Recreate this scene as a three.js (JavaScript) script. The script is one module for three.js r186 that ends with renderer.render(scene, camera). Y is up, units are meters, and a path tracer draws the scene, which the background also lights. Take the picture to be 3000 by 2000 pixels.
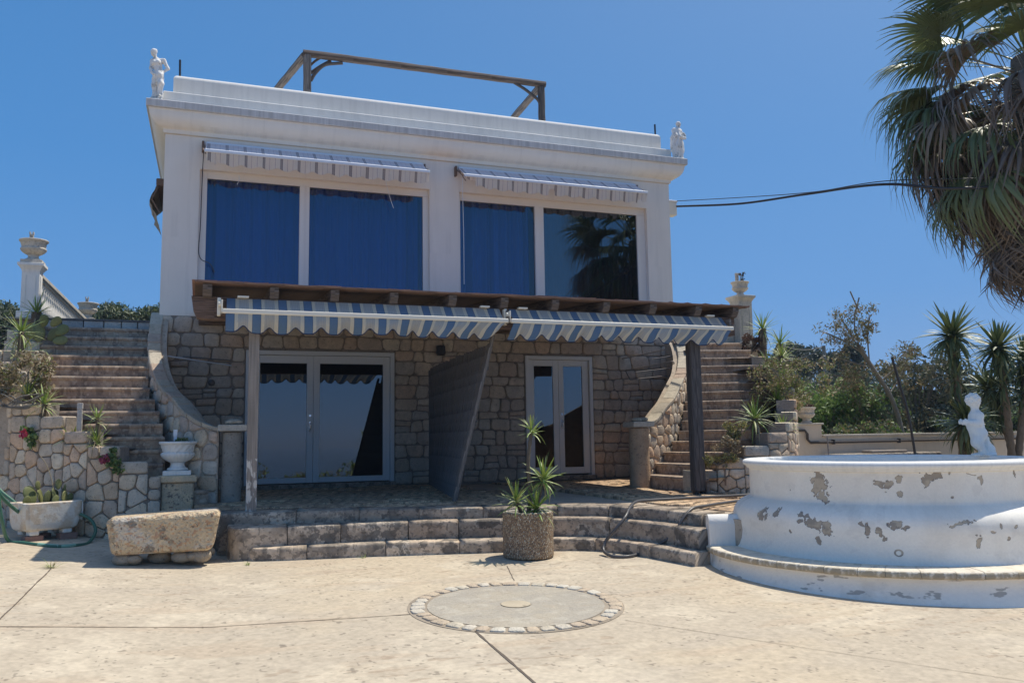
import * as THREE from 'three';
import { mergeGeometries } from 'three/addons/utils/BufferGeometryUtils.js';
import { MarchingCubes } from 'three/addons/objects/MarchingCubes.js';
import { RoundedBoxGeometry } from 'three/addons/geometries/RoundedBoxGeometry.js';

// ---------------------------------------------------------------- camera, sky, sun, exposure
const V3 = THREE.Vector3, D2R = Math.PI / 180;
const scene = new THREE.Scene();
const camera = new THREE.PerspectiveCamera(44.57, 1024 / 682, 0.1, 4000);
camera.rotation.order = 'YXZ';
camera.position.set(0, 1.4, 15.5);
camera.rotation.set(6.57 * D2R, -19.85 * D2R, -0.878 * D2R);
const renderer = new THREE.WebGLRenderer({ antialias: true });
renderer.toneMapping = THREE.LinearToneMapping;
renderer.toneMappingExposure = 1.0;
renderer.shadowMap.enabled = true;
const SUN = new V3(0.48, 1, -0.115).normalize();
const sun = new THREE.DirectionalLight(new THREE.Color().setRGB(1, 0.94, 0.82), 4.6);
sun.position.copy(SUN).multiplyScalar(60); sun.castShadow = true; sun.shadow.radius = 1;
Object.assign(sun.shadow.camera, { left: -30, right: 30, top: 30, bottom: -30, near: 1, far: 140 });
sun.shadow.mapSize.set(4096, 4096);
scene.add(sun, sun.target);
{
  const W = 1024, H = 512, data = new Float32Array(W * H * 4), d = new V3();
  const stops = [[0, .22, .39, .66], [4, .15, .345, .68], [9, .092, .298, .665], [18, .050, .243, .60], [32, .022, .185, .50], [55, .04, .165, .43], [90, .045, .15, .40]];
  for (let j = 0; j < H; j++) for (let i = 0; i < W; i++) {
    const el = ((j + .5) / H - .5) * Math.PI, az = ((i + .5) / W - .5) * 2 * Math.PI;
    d.set(Math.cos(el) * Math.cos(az), Math.sin(el), Math.cos(el) * Math.sin(az));
    const e = Math.max(0, el / D2R); let k = 0; while (k < stops.length - 2 && e > stops[k + 1][0]) k++;
    const a = stops[k], b = stops[k + 1], t = Math.min(1, (e - a[0]) / (b[0] - a[0]));
    const th = Math.acos(Math.min(1, Math.max(-1, d.dot(SUN)))) / D2R;
    const g = 1.0 * Math.exp(-th / 14) + .36 * Math.exp(-th / 28);
    const o = (j * W + i) * 4;
    if (el < 0) { data[o] = .20; data[o + 1] = .20; data[o + 2] = .19; }
    else for (let q = 0; q < 3; q++) data[o + q] = a[q + 1] + (b[q + 1] - a[q + 1]) * t + g * [1, .95, .86][q];
    data[o + 3] = 1;
  }
  const sky = new THREE.DataTexture(data, W, H, THREE.RGBAFormat, THREE.FloatType);
  sky.mapping = THREE.EquirectangularReflectionMapping; sky.magFilter = sky.minFilter = THREE.LinearFilter; sky.needsUpdate = true;
  scene.background = sky; scene.environment = sky;
}
scene.fog = new THREE.FogExp2(new THREE.Color().setRGB(.52, .66, .86), .0007);

// ---------------------------------------------------------------- random numbers, noise, textures
function mulberry(a) { return () => { a |= 0; a = a + 0x6D2B79F5 | 0; let t = Math.imul(a ^ a >>> 15, 1 | a); t = t + Math.imul(t ^ t >>> 7, 61 | t) ^ t; return ((t ^ t >>> 14) >>> 0) / 4294967296; }; }
let rnd = mulberry(7);
const rr = (a, b) => a + (b - a) * rnd(), pick = a => a[Math.floor(rnd() * a.length)];
const clamp = (x, a = 0, b = 1) => Math.min(b, Math.max(a, x)), lerp = (a, b, t) => a + (b - a) * t;
const smooth = (a, b, x) => { const t = clamp((x - a) / (b - a)); return t * t * (3 - 2 * t); };
const HT = new Float32Array(65536); { const r = mulberry(99); for (let i = 0; i < 65536; i++) HT[i] = r(); }
const hash = (x, y) => HT[((x * 73856093) ^ (y * 19349663)) & 65535];
function vn(x, y, p = 0) {           // value noise, tiling with period p (0: none)
  let xi = Math.floor(x), yi = Math.floor(y); const fx = x - xi, fy = y - yi, u = fx * fx * (3 - 2 * fx), v = fy * fy * (3 - 2 * fy);
  let x1 = xi + 1, y1 = yi + 1; if (p) { xi = ((xi % p) + p) % p; yi = ((yi % p) + p) % p; x1 = ((x1 % p) + p) % p; y1 = ((y1 % p) + p) % p; }
  return lerp(lerp(hash(xi, yi), hash(x1, yi), u), lerp(hash(xi, y1), hash(x1, y1), u), v);
}
function fbm(x, y, p, oct = 5, g = .5) { let s = 0, a = 1, n = 0; for (let i = 0; i < oct; i++) { s += a * vn(x + i * 17 * (p ? 0 : 1), y + i * 31 * (p ? 0 : 1), p); n += a; a *= g; x *= 2; y *= 2; p *= 2; } return s / n; }
const toS = c => c <= .0031308 ? c * 12.92 : 1.055 * Math.pow(c, 1 / 2.4) - .055;
function tex(w, h, fn, color = true) {           // fn(u, v) -> [r, g, b] linear, or one number
  const d = new Uint8Array(w * h * 4);
  for (let j = 0; j < h; j++) for (let i = 0; i < w; i++) {
    let c = fn((i + .5) / w, (j + .5) / h, i, j); const o = (j * w + i) * 4; if (!c.length) c = [c, c, c];
    for (let k = 0; k < 3; k++) d[o + k] = 255 * clamp(color ? toS(clamp(c[k])) : c[k]); d[o + 3] = 255;
  }
  const t = new THREE.DataTexture(d, w, h, THREE.RGBAFormat); t.wrapS = t.wrapT = THREE.RepeatWrapping;
  t.magFilter = THREE.LinearFilter; t.minFilter = THREE.LinearMipmapLinearFilter; t.generateMipmaps = true;
  if (color) t.colorSpace = THREE.SRGBColorSpace; t.needsUpdate = true; return t;
}
const mul = (c, k) => [c[0] * k, c[1] * k, c[2] * k], mix3 = (a, b, t) => [lerp(a[0], b[0], t), lerp(a[1], b[1], t), lerp(a[2], b[2], t)];
const C = (r, g, b) => new THREE.Color().setRGB(r, g, b);
const M = {};
const std = (o) => new THREE.MeshStandardMaterial({ roughness: .9, ...o });

// stone: pitted, veined; uv in metres
const tStone = tex(512, 512, (u, v) => { const a = fbm(u * 8, v * 8, 8, 6, .6), b = fbm(u * 32 + 5, v * 32, 32, 3); const pit = smooth(.66, .74, vn(u * 64, v * 64, 64) * .6 + b * .4); const k = (.66 + .62 * a) * (1 - .35 * pit); return [k * .78, k * .77, k * .75]; });
const tStoneB = tex(512, 512, (u, v) => .55 * fbm(u * 8, v * 8, 8, 6, .62) + .45 * fbm(u * 48, v * 48, 48, 3), false);
const tFine = tex(512, 512, (u, v) => fbm(u * 24, v * 24, 24, 5, .65), false);
const stoneTones = [[.56, .46, .35], [.50, .39, .29], [.60, .53, .43], [.47, .42, .36], [.56, .41, .30], [.46, .39, .32], [.55, .48, .40], [.45, .36, .29]];
const stoneMat = (c, k = 1) => std({ color: C(c[0] * k, c[1] * k, c[2] * k), map: tStone, bumpMap: tStoneB, bumpScale: .012 });
M.stones = stoneTones.map(c => stoneMat([c[0], c[1] * .97, c[2] * .92], 1.5));
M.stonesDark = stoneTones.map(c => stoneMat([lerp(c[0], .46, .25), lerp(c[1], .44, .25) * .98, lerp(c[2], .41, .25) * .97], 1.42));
M.mortar = std({ color: C(.36, .31, .27), map: tStone, bumpMap: tStoneB, bumpScale: .01 });
M.mortarLight = std({ color: C(.58, .48, .38), map: tStone, bumpMap: tStoneB, bumpScale: .01 });
M.coping = [[.60, .50, .38], [.66, .58, .46], [.58, .44, .34], [.54, .47, .38]].map(c => stoneMat(c, 1));
// weathered step stone with dark lichen blotches
const tStep = tex(1024, 1024, (u, v) => {
  const a = fbm(u * 6, v * 6, 6, 6, .58), l = fbm(u * 14 + 3, v * 14, 14, 5, .62), w = fbm(u * 5, v * 5 + 9, 5, 4);
  let c = mix3([.46, .38, .30], [.30, .25, .20], smooth(.35, .65, a));
  c = mix3(c, [.60, .55, .47], smooth(.60, .70, w) * smooth(.4, .6, l) * .7); c = mix3(c, [.10, .09, .08], smooth(.51, .60, l) * smooth(.34, .60, w) * .8); c = mix3(c, [.09, .08, .07], smooth(.60, .66, fbm(u * 40 + 7, v * 40, 40, 3, .6)) * .55);
  return mul(c, .82 + .36 * fbm(u * 60, v * 60, 60, 3));
});
M.step = std({ map: tStep, bumpMap: tStoneB, bumpScale: .012 });
M.stepPale = std({ map: tStep, color: C(1.5, 1.42, 1.3), bumpMap: tStoneB, bumpScale: .012 });
M.steps = [[1.2, 1.17, 1.12], [.98, .94, .90], [1.2, 1.12, 1.04], [.88, .86, .84]].map(c => std({ map: tStep, color: C(...c), bumpMap: tStoneB, bumpScale: .014 }));
const tStair = tex(1024, 512, (u, v) => {
  const a = fbm(u * 5, v * 5, 5, 6, .6), l = fbm(u * 20, v * 10 + 3, 10, 5, .62);
  let c = mix3([.40, .31, .23], [.27, .21, .165], smooth(.35, .65, a)); c = mix3(c, [.12, .095, .08], smooth(.54, .66, l) * .6);
  c = mix3(c, [.5, .44, .36], smooth(.68, .74, vn(u * 40, v * 40, 40)) * .4); return mul(c, .85 + .3 * fbm(u * 64, v * 64, 64, 2));
});
M.stair = [[1.22, 1.18, 1.14], [1.1, 1.06, 1.03], [1.24, 1.15, 1.06]].map(c => std({ map: tStair, color: C(...c), bumpMap: tStoneB, bumpScale: .01 }));
// plaster
const tPlaster = tex(1024, 1024, (u, v) => { const a = fbm(u * 4, v * 4, 4, 6, .55), s = fbm(u * 40, v * 3, 0, 4); const st = smooth(.56, .72, fbm(u * 26, v * 1.6 + 4, 0, 4, .6)), k = .94 + .12 * (a - .5) + .05 * (s - .5) - .05 * st; return [k, k * .992, k * .975]; });
M.white = std({ color: C(.83, .79, .735), map: tPlaster, bumpMap: tFine, bumpScale: .003 });
M.whiteTrim = std({ color: C(.84, .815, .77), map: tPlaster, bumpMap: tFine, bumpScale: .003 });
const tFas = tex(1024, 256, (u, v) => { const s = fbm(u * 70, v * 1.2, 0, 4, .6), a = fbm(u * 6, v * 6, 6, 5); return .74 + .36 * (s - .4) + .2 * (a - .5); });
M.fascia = std({ color: C(.70, .69, .68), map: tFas, roughness: .8 });
M.cream = std({ color: C(.66, .57, .46), map: tPlaster, bumpMap: tFine, bumpScale: .004 });
M.pale = std({ color: C(.70, .64, .55), map: tStone, bumpMap: tStoneB, bumpScale: .006 });
const tMarble = tex(512, 512, (u, v) => { const a = fbm(u * 6, v * 6, 6, 6, .6), b = fbm(u * 20, v * 20 + 7, 20, 4, .6); const c = mix3([.80, .78, .74], [.50, .47, .42], smooth(.55, .72, a) * .6); return mix3(c, [.16, .15, .13], smooth(.63, .71, b) * smooth(.5, .65, a)); });
M.marble = std({ map: tMarble, bumpMap: tStoneB, bumpScale: .004, roughness: .75 });
M.cherub = std({ color: C(.88, .86, .82), map: tPlaster, bumpMap: tStoneB, bumpScale: .004, roughness: .7 });
M.urnWhite = std({ color: C(.88, .86, .81), map: tPlaster, bumpMap: tFine, bumpScale: .002, roughness: .6 });
M.urnOld = std({ color: C(.72, .66, .57), map: tStone, bumpMap: tStoneB, bumpScale: .005 });
// wood
const tWood = tex(512, 512, (u, v) => { const g = fbm(u * 4 + .6 * fbm(u * 3, v * 6, 0, 3), v * 64, 0, 4, .6), l = fbm(u * 3, v * 30, 0, 3), k = .35 + .9 * g; const cr = smooth(.62, .7, fbm(u * 2, v * 90 + 4, 0, 2)); return mul(mix3([1, .95, .9], [.75, .8, .85], l), k * (1 - .55 * cr)); });
const wood = (r, g, b) => std({ color: C(r, g, b), map: tWood, bumpMap: tWood, bumpScale: .006 });
M.beam = wood(.24, .155, .115); M.beamDark = wood(.24, .17, .13); M.postGrey = wood(.30, .26, .23); M.postDark = wood(.15, .13, .12); M.roofWood = wood(.21, .165, .14);
M.board = wood(.34, .20, .14); M.reed = wood(.27, .255, .25);
const tPeelPost = tex(256, 512, (u, v) => { const g = fbm(v * 6, u * 40, 0, 4, .6), low = fbm(u * 7, v * 20, 0, 4); const p = smooth(.5, .58, low); return mix3(mul([.26, .225, .195], .5 + g), [.62, .57, .50], p * (v < .28 ? 1 : 0)); });
M.postPeel = std({ map: tPeelPost, bumpMap: tWood, bumpScale: .004 });
M.shingle = [[.36, .20, .155], [.42, .25, .20], [.30, .165, .13], [.38, .235, .19]].map(c => std({ color: C(...c), map: tStone, bumpMap: tFine, bumpScale: .003 }));
// metals, frames, glass
M.frame = std({ color: C(.74, .745, .75), roughness: .45 });
M.frameCream = std({ color: C(.78, .75, .70), roughness: .45 });
M.rail = std({ color: C(.80, .74, .62), roughness: .4 }); M.railBlue = std({ color: C(.70, .76, .84), roughness: .4 });
M.dark = std({ color: C(.03, .03, .032), roughness: .6 }); M.black = std({ color: C(.025, .025, .028), roughness: .45 });
M.iron = std({ color: C(.22, .20, .19), roughness: .55, metalness: .7 }); M.rust = std({ color: C(.16, .10, .07), roughness: .8 });
M.chrome = std({ color: C(.75, .75, .76), roughness: .25, metalness: 1 });
M.glass = new THREE.MeshPhysicalMaterial({ color: C(.62, .72, .84), roughness: .01, transmission: 1, thickness: 0, ior: 1.7, specularIntensity: 1 });
M.glassDark = new THREE.MeshPhysicalMaterial({ color: C(.40, .46, .54), roughness: .01, transmission: 1, thickness: 0, ior: 2.15, specularIntensity: 1 });
M.curtain = std({ color: C(.028, .125, .42), side: THREE.DoubleSide }); M.curtainPale = std({ color: C(.055, .18, .48), side: THREE.DoubleSide });
M.curtainDark = std({ color: C(.05, .055, .075), side: THREE.DoubleSide });
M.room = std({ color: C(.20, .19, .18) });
// soil and plants
M.soil = std({ color: C(.14, .10, .07), map: tStone, bumpMap: tStoneB, bumpScale: .02 });
const leafM = (r, g, b, o = {}) => new THREE.MeshPhysicalMaterial({ color: C(r, g, b), roughness: .5, transmission: .34, thickness: 0, side: THREE.DoubleSide, ...o });
M.yucca = [leafM(.27, .38, .07), leafM(.33, .42, .10), leafM(.20, .31, .065), leafM(.38, .41, .15)];
M.yuccaDry = [leafM(.40, .32, .18), leafM(.32, .25, .14), leafM(.46, .40, .25)];
M.yuccaDark = [leafM(.12, .165, .06), leafM(.15, .19, .075), leafM(.095, .135, .055)];
M.bark = std({ color: C(.24, .19, .14), map: tStone, bumpMap: tStoneB, bumpScale: .03 });
M.barkGrey = std({ color: C(.34, .30, .25), map: tStone, bumpMap: tStoneB, bumpScale: .02 });
M.cactus = [std({ color: C(.19, .215, .075), roughness: .6, map: tStone }), std({ color: C(.25, .26, .095), roughness: .6, map: tStone }), std({ color: C(.14, .165, .07), roughness: .6, map: tStone })];
M.petal = leafM(.55, .045, .10, { transmission: .35 }); M.petalDark = leafM(.32, .03, .08, { transmission: .3 });
M.leafV = new THREE.MeshPhysicalMaterial({ color: 0xffffff, vertexColors: true, roughness: .75, transmission: .42, thickness: 0, side: THREE.DoubleSide });
M.dryStuff = std({ color: C(.36, .29, .19), side: THREE.DoubleSide });
M.palmLive = [leafM(.16, .20, .075), leafM(.20, .23, .09), leafM(.125, .165, .06)];
M.palmDead = [leafM(.24, .18, .13), leafM(.20, .155, .12), leafM(.28, .215, .15), leafM(.17, .14, .115)];

// ---------------------------------------------------------------- object helpers
const used = {};
function numbered(n) { if (!(n in used)) { used[n] = 0; return n; } return n + '_' + String(++used[n]).padStart(3, '0'); }
function tag(o, label, category, group) { o.userData.label = label; o.userData.category = category; if (group) o.userData.group = group; return o; }
function sh(o) { o.castShadow = o.receiveShadow = true; return o; }
function thing(name, label, category, pos = [0, 0, 0], group) { const o = new THREE.Group(); o.name = numbered(name); o.position.set(...pos); scene.add(o); return label ? tag(o, label, category, group) : o; }
function structure(name, pos = [0, 0, 0]) { const o = thing(name, null, null, pos); o.userData.kind = 'structure'; return o; }
function strip(g) { g = g.index ? g.toNonIndexed() : g; for (const k of Object.keys(g.attributes)) if (!['position', 'normal', 'uv', 'color'].includes(k)) g.deleteAttribute(k); if (!g.attributes.normal) g.computeVertexNormals(); return g; }
function triUV(g, s = 1, turn = false) {        // uv in metres / s from the main direction of each face
  g = strip(g); const p = g.attributes.position, uv = new Float32Array(p.count * 2), a = new V3(), b = new V3(), c = new V3();
  for (let i = 0; i < p.count; i += 3) {
    a.fromBufferAttribute(p, i); b.fromBufferAttribute(p, i + 1); c.fromBufferAttribute(p, i + 2);
    const n = b.clone().sub(a).cross(c.clone().sub(a)), ax = Math.abs(n.x), ay = Math.abs(n.y), az = Math.abs(n.z);
    for (let k = 0; k < 3; k++) { const q = [a, b, c][k]; let u, v; if (ay >= ax && ay >= az) { u = q.x; v = q.z; } else if (ax > az) { u = q.z; v = q.y; } else { u = q.x; v = q.y; } if (turn) [u, v] = [v, u]; uv[(i + k) * 2] = u / s; uv[(i + k) * 2 + 1] = v / s; }
  }
  g.setAttribute('uv', new THREE.BufferAttribute(uv, 2)); return g;
}
function merge(gs) { gs = (Array.isArray(gs) ? gs : [gs]).map(strip); if (gs.length === 1) return gs[0]; const col = gs.some(g => g.attributes.color); gs = gs.map(g => { if (!g.attributes.uv) g.setAttribute('uv', new THREE.BufferAttribute(new Float32Array(g.attributes.position.count * 2), 2)); if (!col && g.attributes.color) g.deleteAttribute('color'); return g; }); return mergeGeometries(gs, false); }
function part(name, gs, mat, parent, label) { const m = sh(new THREE.Mesh(merge(gs), mat)); m.name = name; parent.add(m); if (label) m.userData.label = label; return m; }
function single(name, gs, mat, label, category, group, pos) { const m = sh(new THREE.Mesh(merge(gs), mat)); m.name = numbered(name); scene.add(m); if (pos) m.position.set(...pos); return label ? tag(m, label, category, group) : m; }
const box = (x0, x1, y0, y1, z0, z1, s = 1) => triUV(new THREE.BoxGeometry(x1 - x0, y1 - y0, z1 - z0).translate((x0 + x1) / 2, (y0 + y1) / 2, (z0 + z1) / 2), s);
const rbox = (x0, x1, y0, y1, z0, z1, r = .01, s = 1, seg = 2) => triUV(new RoundedBoxGeometry(x1 - x0, y1 - y0, z1 - z0, seg, r).translate((x0 + x1) / 2, (y0 + y1) / 2, (z0 + z1) / 2), s);
const tube = (pts, r, seg = 40, rs = 7) => new THREE.TubeGeometry(new THREE.CatmullRomCurve3(pts.map(p => new V3(...p))), seg, r, rs);
function bar(a, b, r0, r1 = r0, n = 7) { const A = new V3(...a), B = new V3(...b), d = B.clone().sub(A), L = d.length(); return new THREE.CylinderGeometry(r1, r0, L, n).applyQuaternion(new THREE.Quaternion().setFromUnitVectors(new V3(0, 1, 0), d.normalize())).translate(...A.add(B).multiplyScalar(.5).toArray()); }
function beamBox(a, b, w, h, s = .5) {     // squared timber from a to b
  const A = new V3(...a), B = new V3(...b), L = A.distanceTo(B); const g = triUV(new RoundedBoxGeometry(L, h, w, 1, Math.min(w, h) * .08), s);
  const x = B.clone().sub(A).normalize(), z = new V3().crossVectors(x, Math.abs(x.y) > .95 ? new V3(1, 0, 0) : new V3(0, 1, 0)).normalize(), y = new V3().crossVectors(z, x);
  return g.applyMatrix4(new THREE.Matrix4().makeBasis(x, y, z).setPosition(A.add(B).multiplyScalar(.5)));
}
function rev(prof, p0 = 0, p1 = 360, seg = 64, us = 1, fn) {      // turned body round the y axis; angle from +x towards +z
  const pos = [], uv = [], idx = [], n = prof.length; let L = [0]; for (let i = 1; i < n; i++) L[i] = L[i - 1] + Math.hypot(prof[i][0] - prof[i - 1][0], prof[i][1] - prof[i - 1][1]);
  for (let j = 0; j <= seg; j++) { const a = (p0 + (p1 - p0) * j / seg) * D2R; for (let i = 0; i < n; i++) { let [r, y] = prof[i]; if (fn) [r, y] = fn(r, y, a, i); pos.push(r * Math.cos(a), y, r * Math.sin(a)); uv.push(a * Math.max(.05, prof[Math.floor(n / 2)][0]) / us, L[i] / us); } }
  for (let j = 0; j < seg; j++) for (let i = 0; i < n - 1; i++) { const a = j * n + i, b = a + n; idx.push(a, a + 1, b, b, a + 1, b + 1); }
  const g = new THREE.BufferGeometry(); g.setAttribute('position', new THREE.Float32BufferAttribute(pos, 3)); g.setAttribute('uv', new THREE.Float32BufferAttribute(uv, 2)); g.setIndex(idx); g.computeVertexNormals(); return g;
}
function grid(fn, nu, nv, su = 1, sv = 1) {           // surface fn(u, v) -> [x, y, z], u and v 0..1
  const pos = [], uv = [], idx = []; for (let j = 0; j <= nv; j++) for (let i = 0; i <= nu; i++) { pos.push(...fn(i / nu, j / nv)); uv.push(i / nu * su, j / nv * sv); }
  for (let j = 0; j < nv; j++) for (let i = 0; i < nu; i++) { const a = j * (nu + 1) + i, b = a + nu + 1; idx.push(a, a + 1, b, b, a + 1, b + 1); }
  const g = new THREE.BufferGeometry(); g.setAttribute('position', new THREE.Float32BufferAttribute(pos, 3)); g.setAttribute('uv', new THREE.Float32BufferAttribute(uv, 2)); g.setIndex(idx); g.computeVertexNormals(); return g;
}
function extr(pts, h0, h1, holes = [], fn) {         // plan polygon [x, z] raised from h0 to h1
  const s = new THREE.Shape(pts.map(p => new THREE.Vector2(p[0], -p[1]))); for (const h of holes) s.holes.push(new THREE.Path(h.map(p => new THREE.Vector2(p[0], -p[1]))));
  const g = new THREE.ExtrudeGeometry(s, { depth: h1 - h0, bevelEnabled: false, curveSegments: 1 }).rotateX(-Math.PI / 2).translate(0, h0, 0);
  if (fn) { const p = g.attributes.position; for (let i = 0; i < p.count; i++) if (p.getY(i) > h0 + 1e-4) p.setY(i, fn(p.getX(i), p.getZ(i))); g.computeVertexNormals(); }
  return triUV(g);
}
// a path in plan: position, tangent and normal (right-hand side of travel when side = 1) at arc length s
function path2(pts, samples = 12, side = 1) {
  const c = new THREE.CatmullRomCurve3(pts.map(p => new V3(p[0], 0, p[1])), false, 'centripetal'), P = c.getPoints((pts.length - 1) * samples), L = [0];
  for (let i = 1; i < P.length; i++) L[i] = L[i - 1] + P[i].distanceTo(P[i - 1]);
  const f = s => { let i = 1; while (i < P.length - 1 && L[i] < s) i++; const t = (s - L[i - 1]) / Math.max(1e-6, L[i] - L[i - 1]), p = P[i - 1].clone().lerp(P[i], t); const T = P[Math.min(P.length - 1, i + 1)].clone().sub(P[Math.max(0, i - 2)]).normalize(); return { x: p.x, z: p.z, tx: T.x, tz: T.z, nx: -T.z * side, nz: T.x * side }; };
  return Object.assign(f, { len: L[L.length - 1] });
}
const planeSurf = (z = 0) => (u, v, d) => [u, v, z + d];
const pathSurf = (f, batter = 0) => (u, v, d) => { const q = f(u); return [q.x + q.nx * (d - batter * v), v, q.z + q.nz * (d - batter * v)]; };

// ---------------------------------------------------------------- masonry
function inset(poly, k) {        // convex polygon moved inwards by k
  let out = poly; const n = poly.length; let cx = 0, cy = 0; for (const p of poly) { cx += p[0] / n; cy += p[1] / n; }
  for (let i = 0; i < n; i++) { const a = poly[i], b = poly[(i + 1) % n], L = Math.hypot(b[0] - a[0], b[1] - a[1]) || 1e-6; let nx = -(b[1] - a[1]) / L, ny = (b[0] - a[0]) / L; if ((cx - a[0]) * nx + (cy - a[1]) * ny < 0) { nx = -nx; ny = -ny; } out = clip(out, a[0] + nx * k, a[1] + ny * k, nx, ny); }
  return out;
}
function clip(poly, px, py, nx, ny) {       // keeps the side the normal points to
  const out = [], n = poly.length; for (let i = 0; i < n; i++) { const a = poly[i], b = poly[(i + 1) % n], da = (a[0] - px) * nx + (a[1] - py) * ny, db = (b[0] - px) * nx + (b[1] - py) * ny; if (da >= 0) out.push(a); if ((da < 0) !== (db < 0)) { const t = da / (da - db); out.push([a[0] + (b[0] - a[0]) * t, a[1] + (b[1] - a[1]) * t]); } } return out;
}
function area(p) { let s = 0; for (let i = 0; i < p.length; i++) { const a = p[i], b = p[(i + 1) % p.length]; s += a[0] * b[1] - a[1] * b[0]; } return s / 2; }
function pillow(poly, surf, depth, back = -.05, soft = .02, s = .6) {      // one stone: rounded outline, bevelled face
  if (area(poly) < 0) poly = poly.slice().reverse();
  const n0 = poly.length, o = []; let cx = 0, cy = 0; for (const p of poly) { cx += p[0] / n0; cy += p[1] / n0; }
  const cut = n0 <= 5 ? .2 : .34;
  for (let i = 0; i < n0; i++) { const a = poly[(i + n0 - 1) % n0], p = poly[i], b = poly[(i + 1) % n0]; const la = Math.hypot(a[0] - p[0], a[1] - p[1]), lb = Math.hypot(b[0] - p[0], b[1] - p[1]), k = Math.min(.05, cut * Math.min(la, lb)) * rr(.5, 1.25); if (n0 <= 7) { o.push([p[0] + (a[0] - p[0]) * k / la, p[1] + (a[1] - p[1]) * k / la], [p[0] + (b[0] - p[0]) * k / lb, p[1] + (b[1] - p[1]) * k / lb]); } else o.push([p[0] + (cx - p[0]) * .06, p[1] + (cy - p[1]) * .06]); }
  const n = o.length, pos = [], uv = [], idx = [], ju = rnd() * 3, jv = rnd() * 3, rad = Math.sqrt(Math.abs(area(poly))), tl = [rr(-.12, .12), rr(-.12, .12)];
  const ring = (k, d) => o.forEach(p => { const x = cx + (p[0] - cx) * k, y = cy + (p[1] - cy) * k, dd = d > 0 ? d + (x - cx) * tl[0] * .3 + (y - cy) * tl[1] * .3 + rr(-.1, .1) * depth * .25 : d; pos.push(...surf(x, y, dd)); uv.push(x / s + ju, y / s + jv); });
  const kb = 1 - Math.min(.35, soft / rad * 2); ring(1, back); ring(1, depth * .45); ring(kb, depth); pos.push(...surf(cx, cy, depth * 1.1)); uv.push(cx / s + ju, cy / s + jv);
  for (let r = 0; r < 2; r++) for (let i = 0; i < n; i++) { const a = r * n + i, b = r * n + (i + 1) % n; idx.push(a, b, a + n, b, b + n, a + n); }
  for (let i = 0; i < n; i++) idx.push(2 * n + i, 2 * n + (i + 1) % n, 3 * n);
  const g = new THREE.BufferGeometry(); g.setAttribute('position', new THREE.Float32BufferAttribute(pos, 3)); g.setAttribute('uv', new THREE.Float32BufferAttribute(uv, 2)); g.setIndex(idx);
  const A = new V3(...pos.slice(6 * n, 6 * n + 3)), B = new V3(...pos.slice(6 * n + 3, 6 * n + 6)), K = new V3(...pos.slice(9 * n, 9 * n + 3)), S0 = new V3(...surf(cx, cy, 0)), S1 = new V3(...surf(cx, cy, 1));
  if (B.sub(A).cross(K.sub(A)).dot(S1.sub(S0)) < 0) { for (let i = 0; i < idx.length; i += 3) [idx[i + 1], idx[i + 2]] = [idx[i + 2], idx[i + 1]]; g.setIndex(idx); }
  g.computeVertexNormals(); return g;
}
function voronoi(seeds, reg, sy = 1) {      // cells of the seeds inside the rectangle reg = [u0, v0, u1, v1]
  return seeds.map((p, i) => { let c = [[reg[0], reg[1] * sy], [reg[2], reg[1] * sy], [reg[2], reg[3] * sy], [reg[0], reg[3] * sy]]; const P = [p[0], p[1] * sy]; for (let j = 0; j < seeds.length && c.length; j++) { if (j === i) continue; const q = [seeds[j][0], seeds[j][1] * sy], dx = P[0] - q[0], dy = P[1] - q[1]; if (dx * dx + dy * dy > 2.2) continue; c = clip(c, (P[0] + q[0]) / 2, (P[1] + q[1]) / 2, dx, dy); } return c.map(a => [a[0], a[1] / sy]); });
}
function seedRows(reg, w, h, jit) { const S = []; let v = reg[1]; while (v < reg[3] - h * .4) { const hh = Math.min(h * rr(.8, 1.3), reg[3] - v); let u = reg[0] - rr(0, w * .5); while (u < reg[2]) { const ww = w * rr(.6, 1.5); S.push([u + ww / 2 + rr(-jit, jit) * w, v + hh / 2 + rr(-jit, jit) * h]); u += ww; } v += hh; } return S.filter(p => p[0] > reg[0] && p[0] < reg[2]); }
function rowQuads(reg, w, h, wob = .02) {     // coursed squared rubble
  const out = []; let v = reg[1]; const rows = [v]; while (v < reg[3] - h * .6) { v = Math.min(reg[3], v + h * rr(.75, 1.3)); if (reg[3] - v < h * .45) v = reg[3]; rows.push(v); }
  const edge = (i, u) => i === 0 || i === rows.length - 1 ? rows[i] : rows[i] + wob * 2 * (vn(u * 2.3 + i * 9, i * 3.7) - .5);
  for (let i = 0; i + 1 < rows.length; i++) { let u = reg[0], s0 = 0; while (u < reg[2] - 1e-3) { let ww = w * rr(.55, 1.5), un = u + ww; if (reg[2] - un < w * .45) un = reg[2]; const s1 = un === reg[2] ? 0 : rr(-.03, .03);
      const q = [[u - s0, edge(i, u)], [un - s1, edge(i, un)], [un + s1, edge(i + 1, un)], [u + s0, edge(i + 1, u)]];
      if (rnd() < .16 && ww > w * .7) { const m = rr(.4, .6), a = [lerp(q[0][0], q[3][0], m), lerp(q[0][1], q[3][1], m)], b = [lerp(q[1][0], q[2][0], m), lerp(q[1][1], q[2][1], m)]; out.push([q[0], q[1], b, a], [a, b, q[2], q[3]]); } else out.push(q); u = un; s0 = s1; } }
  return out;
}
let stoneCount = 0;
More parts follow.
